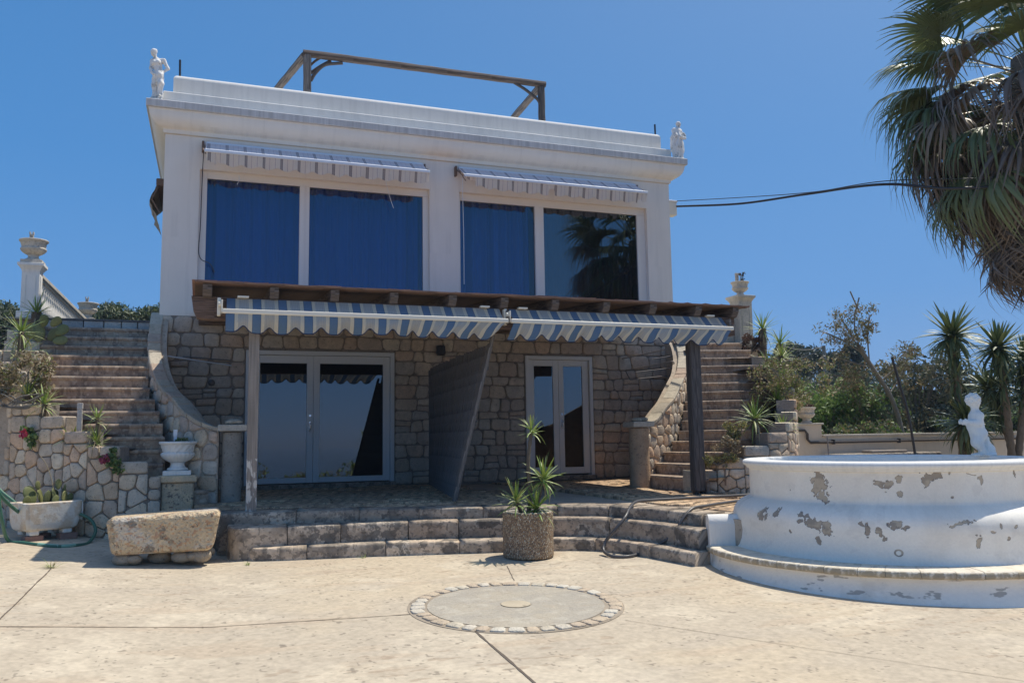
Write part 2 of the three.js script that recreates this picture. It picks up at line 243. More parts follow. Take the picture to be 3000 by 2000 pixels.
function layStones(polys, surf, parent, mats, { joint = .011, depth = [.012, .035], soft = .02, keep, name = 'stone', max = 300 } = {}) {
  let list = []; for (let p of polys) { if (keep) p = keep(p); if (!p || p.length < 3) continue; p = inset(p, joint * rr(.8, 1.3)); if (p.length < 3 || Math.abs(area(p)) < .0025) continue; list.push(p); }
  const sorted = list.map((p, i) => [Math.abs(area(p)), i]).sort((a, b) => b[0] - a[0]), asPart = new Set(sorted.slice(0, max).map(q => q[1])), rest = [];
  list.forEach((p, i) => { const g = pillow(p, surf, rr(...depth), -.05, soft); if (asPart.has(i)) { const m = sh(new THREE.Mesh(g, pick(mats))); m.name = name; parent.add(m); } else rest.push(g); });
  if (rest.length) { const m = part('small_stones', rest, mats[3], parent); m.userData.kind = 'stuff'; }
  return list.length;
}
// ---------------------------------------------------------------- ground, yard, sea, hillside
const gy = (x, z) => -.035 * (z - 5.2) + .07 * Math.max(0, -x);
function rebase(o, x, y, z) { o.position.set(x, y, z); for (const c of o.children) c.position.sub(o.position); return o; }
const tYard = tex(2048, 2048, (u, v) => {
  const X = u * 15, Y = v * 15, a = fbm(X * .55, Y * .55, 0, 5, .55), b = fbm(X * 1.7 + 40, Y * 1.7, 0, 5, .6), st = fbm(X * .9 + 9, Y * 4.2 + 3, 0, 4, .55), f = fbm(X * 26, Y * 26, 0, 3, .6);
  let c = mix3([.53, .435, .31], [.49, .41, .305], smooth(.38, .62, a));
  c = mix3(c, [.60, .51, .38], smooth(.52, .68, b) * .7); c = mix3(c, [.44, .37, .285], smooth(.52, .66, fbm(X * .8 + 70, Y * 2.2, 0, 5, .6)) * .4);
  c = mix3(c, [.47, .36, .25], smooth(.60, .72, st) * .4);
  const sc = vn(X * 1.1 + 3, Y * 1.1 + 8) > .6 ? smooth(.66, .72, fbm(X * 7, Y * 16, 0, 3, .6)) : 0; c = mix3(c, [.30, .21, .14], sc * .4);
  const sp = vn(X * 9, Y * 9), spk = smooth(.80, .86, vn(X * 34, Y * 34)) * (sp > .55 ? 1 : .15); c = mix3(c, [.16, .13, .10], spk * .55);
  return mul(c, .80 + .40 * f);
});
const tYardB = tex(1024, 1024, (u, v) => .6 * fbm(u * 90, v * 90, 90, 3, .6) + .4 * fbm(u * 14, v * 14, 14, 5, .6), false);
M.yard = std({ map: tYard, bumpMap: tYardB, bumpScale: .006, roughness: .95 });
M.earth = std({ color: C(.30, .24, .16), map: tStone, bumpMap: tStoneB, bumpScale: .05 });
M.hill = std({ color: C(.16, .15, .08), map: tStone, bumpMap: tStoneB, bumpScale: .05 });
{
  const drop = (x, z) => z < 20 ? gy(x, z) : gy(x, 20) - 16 * smooth(20, 90, z) - 14 * smooth(60, 140, z);
  const xs = [-900, -200, -60, -24, -14]; for (let x = -8; x <= 16; x += .5) xs.push(x); xs.push(20, 30, 70, 200, 900);
  const zs = [-900, -300, -80, -20, -4]; for (let z = 0; z <= 20; z += .5) zs.push(z); zs.push(23, 28, 36, 48, 70, 100, 140);
  const pos = [], uv = [], idx = []; for (const z of zs) for (const x of xs) { pos.push(x, drop(Math.max(-6, Math.min(12, x)), z) - (z < -1 ? 1.2 : 0), z); uv.push((x + 5.5) / 15, (z - 1.5) / 15); }
  const n = xs.length; for (let j = 0; j + 1 < zs.length; j++) for (let i = 0; i + 1 < n; i++) { const a = j * n + i, b = a + n; idx.push(a, b, a + 1, a + 1, b, b + 1); }
  const g = new THREE.BufferGeometry(); g.setAttribute('position', new THREE.Float32BufferAttribute(pos, 3)); g.setAttribute('uv', new THREE.Float32BufferAttribute(uv, 2)); g.setIndex(idx); g.computeVertexNormals();
  const yard = sh(new THREE.Mesh(g, M.yard)); yard.name = numbered('ground'); yard.userData.kind = 'structure'; scene.add(yard);
  // expansion joints filled with dirt
  const line = (a, b, w, seed) => { const N = 40, pos = [], idx = [], dx = b[0] - a[0], dz = b[1] - a[1], L = Math.hypot(dx, dz); for (let i = 0; i <= N; i++) { const t = i / N, o = .012 * (fbm(t * 9 + seed, seed, 0, 3) - .5) * Math.min(1, L), ww = w * (.55 + .9 * vn(t * 60 + seed, 3)); const x = a[0] + dx * t - dz / L * o, z = a[1] + dz * t + dx / L * o; for (const s of [-1, 1]) { const X = x - dz / L * s * ww, Z = z + dx / L * s * ww; pos.push(X, gy(X, Z) + .004, Z); } if (i < N) idx.push(2 * i, 2 * i + 2, 2 * i + 1, 2 * i + 1, 2 * i + 2, 2 * i + 3); } const g = new THREE.BufferGeometry(); g.setAttribute('position', new THREE.Float32BufferAttribute(pos, 3)); g.setIndex(idx); g.computeVertexNormals(); return g; };
  const jm = std({ color: C(.13, .10, .075) });
  for (const [a, b, w, s] of [[[-2.2, 7.85], [1.66, 8.22], .006, 1], [[2.02, 8.93], [1.98, 12.5], .009, 2], [[-1.55, 5.4], [-1.55, 8.6], .006, 3], [[3.18, 6.42], [2.98, 7.2], .004, 4], [[3.3, 9.05], [5.6, 12.2], .0022, 5]]) part('joint', line(a, b, w, s), jm, yard);
  // inlaid circle: ring of pale stones round a grey disc
  const cx = 2.63, cz = 8.21, disc = (r0, r1, h, n = 64) => { const pos = [], uv = [], idx = []; for (let i = 0; i <= n; i++) for (const r of [r0, r1]) { const a = i / n * 2 * Math.PI, x = cx + r * Math.cos(a), z = cz + r * Math.sin(a); pos.push(x, gy(x, z) + h, z); uv.push(x / 3, z / 3); } for (let i = 0; i < n; i++) idx.push(2 * i, 2 * i + 1, 2 * i + 2, 2 * i + 2, 2 * i + 1, 2 * i + 3); const g = new THREE.BufferGeometry(); g.setAttribute('position', new THREE.Float32BufferAttribute(pos, 3)); g.setAttribute('uv', new THREE.Float32BufferAttribute(uv, 2)); g.setIndex(idx); g.computeVertexNormals(); return g; };
  const ring = tag(structure('inlaid_circle'), 'round grey inlay edged with pale stones in the concrete yard', 'inlay'); delete ring.userData.category;
  part('mortar_bed', disc(.0, .975, .004), std({ color: C(.42, .35, .27), map: tStone, bumpMap: tYardB, bumpScale: .004 }), ring);
  part('centre_field', disc(.14, .80, .008), std({ color: C(.80, .85, .92), map: tYard, bumpMap: tYardB, bumpScale: .006 }), ring);
  part('centre_stone', disc(.0, .135, .012, 24), std({ color: C(.66, .56, .41), map: tStone }), ring);
  const tones = [[.68, .60, .47], [.74, .68, .57], [.62, .50, .37], [.70, .63, .52], [.64, .52, .38]].map(c => stoneMat(c, 1.05));
  let a = 0; while (a < 357) { const da = rr(7.2, 11.2), a1 = Math.min(360, a + da), ri = .825 + rr(-.01, .012), ro = .95 + rr(-.015, .012); const q = [[a + rr(.3, .9), ri], [a1 - rr(.3, .9), ri + rr(-.01, .01)], [a1 - rr(.2, .9), ro], [a + rr(.2, .9), ro + rr(-.01, .01)]].map(([t, r]) => [cx + r * Math.cos(t * D2R), cz + r * Math.sin(t * D2R)]); const m = sh(new THREE.Mesh(pillow(q, (u, v, d) => [u, gy(u, v) + d, v], .018, -.03, .008), pick(tones))); m.name = 'stone'; ring.add(m); a = a1; }
  const sea = sh(new THREE.Mesh(new THREE.PlaneGeometry(6000, 3000).rotateX(-Math.PI / 2).translate(0, -26, 1560), std({ color: C(.018, .05, .085), roughness: .35 }))); sea.name = numbered('sea'); sea.userData.kind = 'structure'; scene.add(sea);
  const hill = (name, x0, x1, z0, z1, f, mat, n = 30) => { const g = grid((u, v) => { const x = lerp(x0, x1, u), z = lerp(z1, z0, v); return [x, f(x, z), z]; }, n, n, (x1 - x0) / 2, (z1 - z0) / 2); const m = sh(new THREE.Mesh(g, mat)); m.name = numbered(name); m.userData.kind = 'structure'; scene.add(m); };
  hill('hillside', 11.2, 80, -70, .45, (x, z) => .95 + .06 * (.45 - z) + .25 * vn(x * .7, z * .7), M.hill);
  hill('hillside', -60, -3.1, -70, -.2, (x, z) => 2.6 + .03 * -z + .3 * vn(x * .6, z * .6), M.hill);
}

// ---------------------------------------------------------------- the house
const house = thing('house', 'white two storey house with stone ground floor and large upper windows', 'house');
{
  const HX0 = -.9, HX1 = 9.3, HB = -9.2;
  const wallShape = (x0, x1, y0, y1, holes) => { const s = new THREE.Shape([[x0, y0], [x1, y0], [x1, y1], [x0, y1]].map(p => new THREE.Vector2(...p))); for (const [a, b, c, d] of holes) s.holes.push(new THREE.Path([[a, c], [b, c], [b, d], [a, d]].map(p => new THREE.Vector2(...p)))); return s; };
  const WL = [-.305, 3.92, 3.68, 6.27], WR = [4.53, 8.73, 3.68, 6.27], DL = [.55, 3.22, .5, 3.02], DR = [5.86, 7.33, .5, 3.02];
  // upper storey
  const fac = triUV(new THREE.ExtrudeGeometry(wallShape(HX0, HX1, 3.6, 7.3, [WL, WR]), { depth: .32, bevelEnabled: false }).translate(0, 0, -.32), 2.5);
  part('upper_wall', [fac, box(HX0, HX0 + .3, 3.6, 7.3, HB, -.322, 2.5), box(HX1 - .3, HX1, 3.6, 7.3, HB, -.322, 2.5), box(HX0 + .302, HX1 - .302, 3.6, 7.3, HB, HB + .3, 2.5), box(HX0 + .302, HX1 - .302, 7.0, 7.3, HB + .302, -.322, 2.5)], M.white, house);
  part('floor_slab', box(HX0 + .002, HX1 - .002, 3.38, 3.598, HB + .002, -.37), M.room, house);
  // cornice round the roof: frieze, ovolo, fascia
  const sweep = (prof, s) => { const rect = o => [[HX0 - o, -o + 0, 1], [HX1 + o, o, 1], [HX1 + o, 0, 0], [HX0 - o, 0, 0]].map((p, i) => [p[0], i < 2 ? o : HB - o]); const pos = [], uv = [], idx = [];
    for (let k = 0; k < 4; k++) for (let i = 0; i + 1 < prof.length; i++) { const a = rect(prof[i][0]), b = rect(prof[i + 1][0]), k1 = (k + 1) % 4, B = pos.length / 3; pos.push(a[k][0], prof[i][1], a[k][1], a[k1][0], prof[i][1], a[k1][1], b[k][0], prof[i + 1][1], b[k][1], b[k1][0], prof[i + 1][1], b[k1][1]); idx.push(B, B + 1, B + 2, B + 2, B + 1, B + 3); }
    const g = new THREE.BufferGeometry(); g.setAttribute('position', new THREE.Float32BufferAttribute(pos, 3)); g.setIndex(idx); return triUV(g, 2.5); };
  const ov = []; for (let i = 0; i <= 12; i++) { const t = i / 12 * Math.PI / 2; ov.push([.05 + .21 * Math.sin(t), 6.95 + .25 * (1 - Math.cos(t))]); }
  const cor = part('cornice', sweep([[0, 6.868], [.035, 6.87], [.035, 6.935], ...ov, [.27, 7.205], [.27, 7.226]]), M.whiteTrim, house);
  part('fascia', sweep([[.27, 7.228], [.305, 7.228], [.31, 7.24], [.31, 7.355], [.3, 7.365], [-.3, 7.372]]), M.fascia, cor);
  part('frieze_line', sweep([[0, 6.855], [.012, 6.857], [.012, 6.866], [0, 6.867]]), M.cream, cor);
  const top = []; for (let i = 0; i <= 8; i++) { const t = i / 8 * Math.PI / 2; top.push([-.10 - .10 * (1 - Math.cos(t)) + 0, 7.93 + .10 * Math.sin(t)]); }
  part('parapet', sweep([[.055, 7.36], [.055, 7.615], [.045, 7.628], [-.085, 7.632], [-.1, 7.64], ...top, [-.30, 8.03], [-.38, 8.01], [-.42, 7.93], [-.42, 7.4]]), M.whiteTrim, house);
  part('roof', box(HX0 + .35, HX1 - .35, 7.302, 7.42, HB + .4, -.4), M.fascia, house);
  // windows
  const frameBars = (bars, z0, z1, m, parent) => part('frame', bars.map(b => rbox(b[0], b[1], b[2], b[3], z0 + (b[4] || 0), z1 + (b[4] || 0), .006)), m, parent);
  const win = (o, glass, bars, curt) => {
    const w = new THREE.Group(); w.name = 'window'; house.add(w);
    frameBars(bars, -.17, -.10, M.frameCream, w);
    for (const [a, b, y0, y1, mat] of glass) part('pane', box(a, b, y0, y1, -.139, -.135), mat || M.glass, w);
    for (const [a, b, m, amp] of curt) part('curtain', grid((u, v) => { const x = lerp(a, b, u); return [x, lerp(3.7, 6.22, v), -.48 + amp * Math.sin(x * 23 + 4 * vn(x * 3, 1)) * (.4 + .9 * vn(x * 2.3, 6)) + amp * .7 * Math.sin(x * 51 + 5 * vn(x * 5, 2))]; }, 260, 2), m, w);
    part('sill', rbox(o[0] - .0, o[1] + .0, 3.60, 3.679, -.31, .06, .01), M.pale, w);
  };
  win(WL, [[-.19, 1.46, 3.78, 6.15], [1.62, 3.82, 3.78, 6.17]], [[-.305, -.18, 3.7, 6.27], [-.18, 3.92, 6.14, 6.27], [1.45, 1.545, 3.7, 6.139, .02], [1.545, 1.63, 3.7, 6.139], [3.81, 3.92, 3.7, 6.139], [-.18, 3.81, 3.69, 3.79]], [[-.24, 1.6, M.curtain, .028], [1.6, 3.88, M.curtain, .028]]);
  win(WR, [[4.56, 6.18, 3.78, 6.14], [6.36, 8.55, 3.78, 6.18, M.glassDark]], [[4.53, 4.572, 3.7, 6.27], [4.572, 8.73, 6.13, 6.27], [6.17, 6.275, 3.7, 6.129, .02], [6.275, 6.37, 3.7, 6.129], [8.54, 8.73, 3.7, 6.129], [4.572, 8.54, 3.69, 3.79]], [[4.57, 6.2, M.curtainPale, .06], [6.3, 8.6, M.curtainDark, .03]]);
  // ground floor: rubble wall
  const low = part('lower_wall', [triUV(new THREE.ExtrudeGeometry(wallShape(HX0, HX1, -.4, 3.6, [DL, DR]), { depth: .35, bevelEnabled: false }).translate(0, 0, -.36), 1), box(HX0, HX0 + .3, -.4, 3.38, HB, -.361), box(HX1 - .3, HX1, -.4, 3.38, HB, -.361), box(HX0 + .302, HX1 - .302, -.4, 3.38, HB, HB + .3)], M.mortar, house);
  rnd = mulberry(21);
  const q = [...rowQuads([-.9, .56, .54, 3.06], .29, .215, .035), ...rowQuads([3.23, .56, 5.85, 3.06], .3, .21, .035), ...rowQuads([7.34, .56, 9.3, 3.06], .31, .22, .035), ...rowQuads([-.9, 3.06, 9.3, 3.60], .34, .26)];
  layStones(q, planeSurf(-.01), low, M.stonesDark, { joint: .008, depth: [.012, .045], soft: .014 });
  // ground floor doors
  const door = (bars, glass, hx, hy, turn = 0) => { const d = new THREE.Group(); d.name = 'door'; house.add(d);
    part('frame', bars.slice(0, 3).map(b => rbox(b[0], b[1], b[2], b[3], -.14, .035, .006)), M.frame, d);
    const leaves = bars.slice(3); part('leaf', leaves.slice(0, 4).map(b => rbox(b[0], b[1], b[2], b[3], -.10, -.03, .006)), M.frame, d); part('leaf', leaves.slice(4).map(b => rbox(b[0], b[1], b[2], b[3], -.10, -.026, .006)), M.frame, d);
    for (const [a, b, y0, y1] of glass) { const g = part('pane', box(-(b - a) / 2, (b - a) / 2, y0, y1, -.0025, .0025), M.glassDark, d); g.position.set((a + b) / 2, 0, -.064); g.rotation.y = turn; }
    part('handle', [rbox(hx - .02, hx + .02, hy - .03, hy + .12, -.028, -.018, .004), tube([[hx, hy + .09, -.02], [hx, hy + .09, .03], [hx + .005, hy + .02, .035], [hx - .012, hy - .06, .02]], .011, 16), new THREE.CylinderGeometry(.022, .022, .02, 14).rotateX(Math.PI / 2).translate(hx, hy + .23, -.02)], M.chrome, d);
    part('threshold', rbox(bars[0][0] - .02, bars[1][1] + .02, .545, .63, -.2, .1, .01), M.step, d); };
  door([[.55, .622, .6, 3.02], [3.148, 3.22, .6, 3.02], [.623, 3.147, 2.945, 3.02], [.63, .795, .645, 2.94], [1.618, 1.735, .645, 2.94], [.796, 1.617, 2.80, 2.94], [.796, 1.617, .645, .742], [1.739, 1.85, .645, 2.94], [3.018, 3.142, .645, 2.94], [1.851, 3.017, 2.80, 2.94], [1.851, 3.017, .645, .742]], [[.79, 1.62, .74, 2.81], [1.845, 3.02, .74, 2.81]], 1.68, 1.62);
  door([[5.86, 5.93, .6, 3.02], [7.26, 7.33, .6, 3.02], [5.931, 7.259, 2.945, 3.02], [5.938, 6.063, .66, 2.94], [6.473, 6.588, .66, 2.94], [6.064, 6.472, 2.82, 2.94], [6.064, 6.472, .66, .80], [6.592, 6.703, .66, 2.94], [7.12, 7.252, .66, 2.94], [6.704, 7.119, 2.82, 2.94], [6.704, 7.119, .66, .79]], [[6.06, 6.48, .79, 2.83], [6.70, 7.125, .78, 2.83]], 6.648, 1.62, -.05);
  // rooms behind the glass are shut in by these partitions
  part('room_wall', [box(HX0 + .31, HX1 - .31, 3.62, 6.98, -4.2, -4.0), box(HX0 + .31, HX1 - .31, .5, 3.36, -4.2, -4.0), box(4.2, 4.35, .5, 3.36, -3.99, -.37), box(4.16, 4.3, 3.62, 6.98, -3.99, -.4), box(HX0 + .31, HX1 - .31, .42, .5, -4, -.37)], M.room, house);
  rebase(house, 4.2, 0, -4.6);
}

// ---------------------------------------------------------------- terrace with its flags and three courses of steps
const ty = (x, z) => .56 - .02 * Math.max(0, z - 3) - .005 * Math.max(0, x - 2);
{
  const edge = [[.05, 4.55], [.4, 4.6], [1.1, 4.72], [2.2, 4.86], [3.26, 5.1], [4.3, 5.35], [4.8, 5.55], [5.09, 5.9], [5.4, 6.4], [5.56, 7.0], [5.65, 7.8]];
  const t = structure('terrace');
  part('terrace_base', extr([[-.25, 0], [9.6, 0], [11, 1], [11, 7.8], ...edge.slice().reverse().map(p => [p[0] + .05, p[1] - .05]), [-.1, 3.4], [-.25, 3.0], [-.25, .1]], -.4, .5, [], (x, z) => ty(x, z) - .02), M.mortarLight, t);
  rnd = mulberry(31);

  const zed = x => { for (let i = 0; i + 1 < edge.length; i++) if (x >= edge[i][0] && x < edge[i + 1][0]) return lerp(edge[i][1], edge[i + 1][1], (x - edge[i][0]) / (edge[i + 1][0] - edge[i][0])); return x < .05 ? 3 : 7.8; };
  const slabs = voronoi(seedRows([-.2, 0, 8.6, 7.6], .62, .5, .18).filter(p => p[1] < zed(p[0]) - .12 && !(p[0] > 6.6 && p[1] > 5.2) && !(p[0] > 7.4)), [-.2, 0.02, 8.2, 7.6]);
  const pts = path2(edge, 4);
  const mats = [[.56, .47, .36], [.50, .40, .30], [.60, .51, .40], [.52, .42, .33], [.46, .38, .30]].map(c => std({ color: C(...c), map: tStep, bumpMap: tStoneB, bumpScale: .01 }));
  mats.forEach(m => m.color.multiplyScalar(2.9));
  layStones(slabs, (u, v, d) => [u, ty(u, v) - .02 + d, v], t, mats, { joint: .008, depth: [.017, .022], soft: .01, name: 'flagstone', keep: p => { let c = p; for (let i = 0; i + 1 < edge.length; i++) { const [x0, z0] = edge[i], [x1, z1] = edge[i + 1]; const mx = c.reduce((s, a) => s + a[0], 0) / (c.length || 1); const w = Math.max(...p.map(a => a[0])) > x0 && Math.min(...p.map(a => a[0])) < x1; if (w || (i > 5 && mx > 4.5)) { const L = Math.hypot(x1 - x0, z1 - z0), nx = (z1 - z0) / L, nz = -(x1 - x0) / L; c = clip(c, x0 + nx * .3, z0 + nz * .3, nx, nz); if (c.length < 3) return null; } } return c; } });
  // courses of long blocks along an edge; each block is a part
  const course = (name, pts, topF, depth, seed, mats, len, bottom = .45) => { rnd = mulberry(seed); const o = structure(name), f = path2(pts, 10, 1); let s = 0;
    while (s < f.len - .02) { let L = rr(...len), e = s + L; if (f.len - e < .3) e = f.len; const n = Math.max(2, Math.round((e - s) / .1)), pos = [], uv = [], idx = [], out = rr(-.010, .012), dy = rr(-.008, .006), r = rr(.018, .034), ju = rnd() * 3, jv = rnd() * 2;
      const prof = [[0, -bottom], [0, -.12], [-.004, -.06], [.004, -r], [r * .35, -r * .3], [r * 1.1, 0], [depth * .5, .0], [depth, 0], [depth, -bottom]];
      for (let i = 0; i <= n; i++) { const q = f(s + .004 + (e - s - .008) * i / n); prof.forEach((p, k) => { const endIn = (i === 0 || i === n) && k > 0 && k < 7 ? .006 : 0; const w = (fbm(s * 3 + i * .9, k * .7 + seed, 0, 2) - .5) * .016; const d = p[0] - out + w + endIn, X = q.x - q.nx * d * 1, Z = q.z - q.nz * d * 1; pos.push(X, topF(X, Z) + p[1] + dy - endIn * .6 + (k > 2 && k < 8 ? w * .5 : 0), Z); uv.push((s + (e - s) * i / n) / 1.6 + ju, (k < 5 ? p[1] : -p[0]) / 1.6 + jv); }); }
      const m = prof.length; for (let i = 0; i < n; i++) for (let k = 0; k + 1 < m; k++) { const a = i * m + k, b = a + m; idx.push(a, b, a + 1, a + 1, b, b + 1); }
      for (const [base, fl] of [[0, 0], [n * m, 1]]) for (let k = 1; k + 1 < m; k++) fl ? idx.push(base, base + k + 1, base + k) : idx.push(base, base + k, base + k + 1);
      const g = new THREE.BufferGeometry(); g.setAttribute('position', new THREE.Float32BufferAttribute(pos, 3)); g.setAttribute('uv', new THREE.Float32BufferAttribute(uv, 2)); g.setIndex(idx); const g2 = g.toNonIndexed(); g2.computeVertexNormals();
      g.computeVertexNormals(); const me = sh(new THREE.Mesh(g, pick(mats))); me.name = 'stone_block'; o.add(me); s = e; }
    return o; };
  const sMats = M.steps;
  course('terrace_step', [...edge.slice(0, -2), [5.50, 6.78]], ty, .42, 41, sMats.concat(sMats[0]), [.55, 1.05]);
  course('terrace_step', [[.2, 4.5], [.24, 4.9], [.34, 5.0], [.7, 4.99], [2.14, 5.07], [3.2, 5.26], [4.2, 5.46], [4.72, 5.72], [5.0, 6.1], [5.22, 6.6], [5.30, 7.05]], (x, z) => gy(x, z) + .375, .5, 43, sMats, [.6, 1.1]);
  course('terrace_step', [[.44, 4.75], [.46, 5.02], [.6, 5.1], [2.1, 5.3], [3.2, 5.5], [4.1, 5.66], [4.52, 5.84], [4.8, 6.2], [5.0, 6.74], [5.13, 7.2]], (x, z) => gy(x, z) + .15, .5, 47, [sMats[0], sMats[2], M.stepPale], [.6, 1.15]);
}
// ---------------------------------------------------------------- two outer staircases
function staircase(label, edges, y0, rise, landing, seed, wide) {
  rnd = mulberry(seed); const o = thing('stone_staircase', label, 'staircase', [0, 0, 0], 'outer staircases beside the house');
  edges.forEach(([l, r], k) => {
    const y = y0 + rise * (k + 1), nx = edges[k + 1] || landing, off = .055;
    let fx = (r[1] - l[1]), fz = -(r[0] - l[0]); const L = Math.hypot(fx, fz); fx /= L; fz /= L; const mid = [(nx[0][0] + nx[1][0] - l[0] - r[0]) / 2, (nx[0][1] + nx[1][1] - l[1] - r[1]) / 2]; if (fx * mid[0] + fz * mid[1] > 0) { fx = -fx; fz = -fz; }
    const B0 = [nx[0][0] - fx * off, nx[0][1] - fz * off], B1 = [nx[1][0] - fx * off, nx[1][1] - fz * off];
    const n = 10, pos = [], uv = [], idx = [], ju = rnd() * 3, jv = rnd() * 3;
    const prof = [[0.012, -rise - .12], [0.012, -.055], [-.008, -.05], [-.014, -.026], [-.006, -.008], [.014, 0]];
    for (let i = 0; i <= n; i++) { const t = i / n, x = lerp(l[0], r[0], t), z = lerp(l[1], r[1], t), w = (vn(x * 4 + k * 5, z * 4) - .5) * .012; prof.forEach(p => { pos.push(x - fx * p[0], y + p[1] + w * .6, z - fz * p[0]); uv.push((x + z) / 1.7 + ju, p[1] / 1.7 + jv); }); pos.push(lerp(B0[0], B1[0], t), y + w * .3, lerp(B0[1], B1[1], t)); uv.push((x + z) / 1.7 + ju, .25 + jv); }
    const m = prof.length + 1; for (let i = 0; i < n; i++) for (let q = 0; q + 1 < m; q++) { const a = i * m + q, b = a + m; idx.push(a, b, a + 1, a + 1, b, b + 1); }
    const g = new THREE.BufferGeometry(); g.setAttribute('position', new THREE.Float32BufferAttribute(pos, 3)); g.setAttribute('uv', new THREE.Float32BufferAttribute(uv, 2)); g.setIndex(idx); const ng = g.toNonIndexed(); ng.computeVertexNormals();
    const s = sh(new THREE.Mesh(ng, pick(M.stair))); s.name = 'step'; o.add(s);
  });
  return o;
}
{
  const RE = [[[6.92, 2.85], [7.05, 4.6]], [[7.2, 2.70], [7.4, 4.5]], [[7.45, 2.55], [7.95, 4.4]], [[7.7, 2.45], [8.35, 4.2]], [[7.92, 2.32], [8.7, 3.9]], [[8.1, 2.15], [9.0, 3.5]], [[8.25, 1.95], [9.3, 3.12]], [[8.4, 1.8], [9.6, 2.8]], [[8.5, 1.66], [9.85, 2.5]], [[8.6, 1.52], [10.02, 2.22]], [[8.72, 1.38], [10.16, 1.95]], [[8.85, 1.2], [10.28, 1.68]], [[9.0, .98], [10.38, 1.4]], [[9.1, .77], [10.45, 1.08]], [[9.15, .46], [10.5, .7]]];
  staircase('weathered stone staircase climbing on the right behind the dark post', RE, .56, .183, [[9.2, -.5], [10.7, -.3]], 51);
  const LE = [[[-.55, 3.12], [-.02, 3.1]], [[-.6, 3.03], [-.2, 3.0]], [[-1.5, 2.93], [-.62, 2.9]], [[-1.7, 2.83], [-.6, 2.76]], [[-1.9, 2.7], [-.62, 2.65]], [[-2.25, 2.52], [-.66, 2.5]], [[-2.3, 2.32], [-.72, 2.28]], [[-2.45, 2.05], [-.8, 2.03]], [[-2.5, 1.75], [-.9, 1.74]], [[-2.6, 1.45], [-.94, 1.45]], [[-2.66, 1.15], [-.96, 1.17]], [[-2.7, .86], [-.98, .88]], [[-2.7, .57], [-1, .6]], [[-2.7, .28], [-1, .31]], [[-2.7, -.01], [-1, .01]]];
  const ls = staircase('weathered stone staircase climbing on the left behind the white urn', LE, .56, .186, [[-2.7, -.31], [-1.0, -.29]], 53);
  // upper landings with pale blocks under a dark capping
  const landing = (x0, x1, zf, y, zb) => { const o = structure('landing'); part('paving', box(x0, x1, y - .03, y, zb, zf + .02), std({ color: C(.16, .155, .16), map: tStone, roughness: .8 }), o); part('base', box(x0 + .01, x1 - .01, 1, y - .032, zb, zf - .08), M.mortar, o); let x = x0 + .02; const mt = [stoneMat([.62, .60, .58]), stoneMat([.56, .54, .52]), stoneMat([.66, .64, .60])]; rnd = mulberry(Math.round(x1 * 10)); while (x < x1 - .1) { const w = rr(.24, .34), e = Math.min(x1, x + w); const m = part('stone', rbox(x + .008, e - .008, y - .185, y - .034, zf - .1, zf - .0, .008, .6), pick(mt), o); x = e; } return o; };
  landing(-2.75, -1.0, -.31, 3.535, -9);
  landing(9.1, 10.75, .42, 3.305, -9);
  const l2 = structure('landing'); part('paving', box(10.76, 11.4, 3.27, 3.30, -9, .2), M.mortarLight, l2); part('base', box(10.76, 11.35, .5, 3.268, -9, .1), M.mortarLight, l2);
  const l3 = structure('landing'); part('paving', box(-3.6, -2.76, 3.5, 3.53, -9, -.3), M.mortarLight, l3); part('base', box(-3.6, -2.77, 1, 3.498, -9, -.4), M.mortarLight, l3);
}
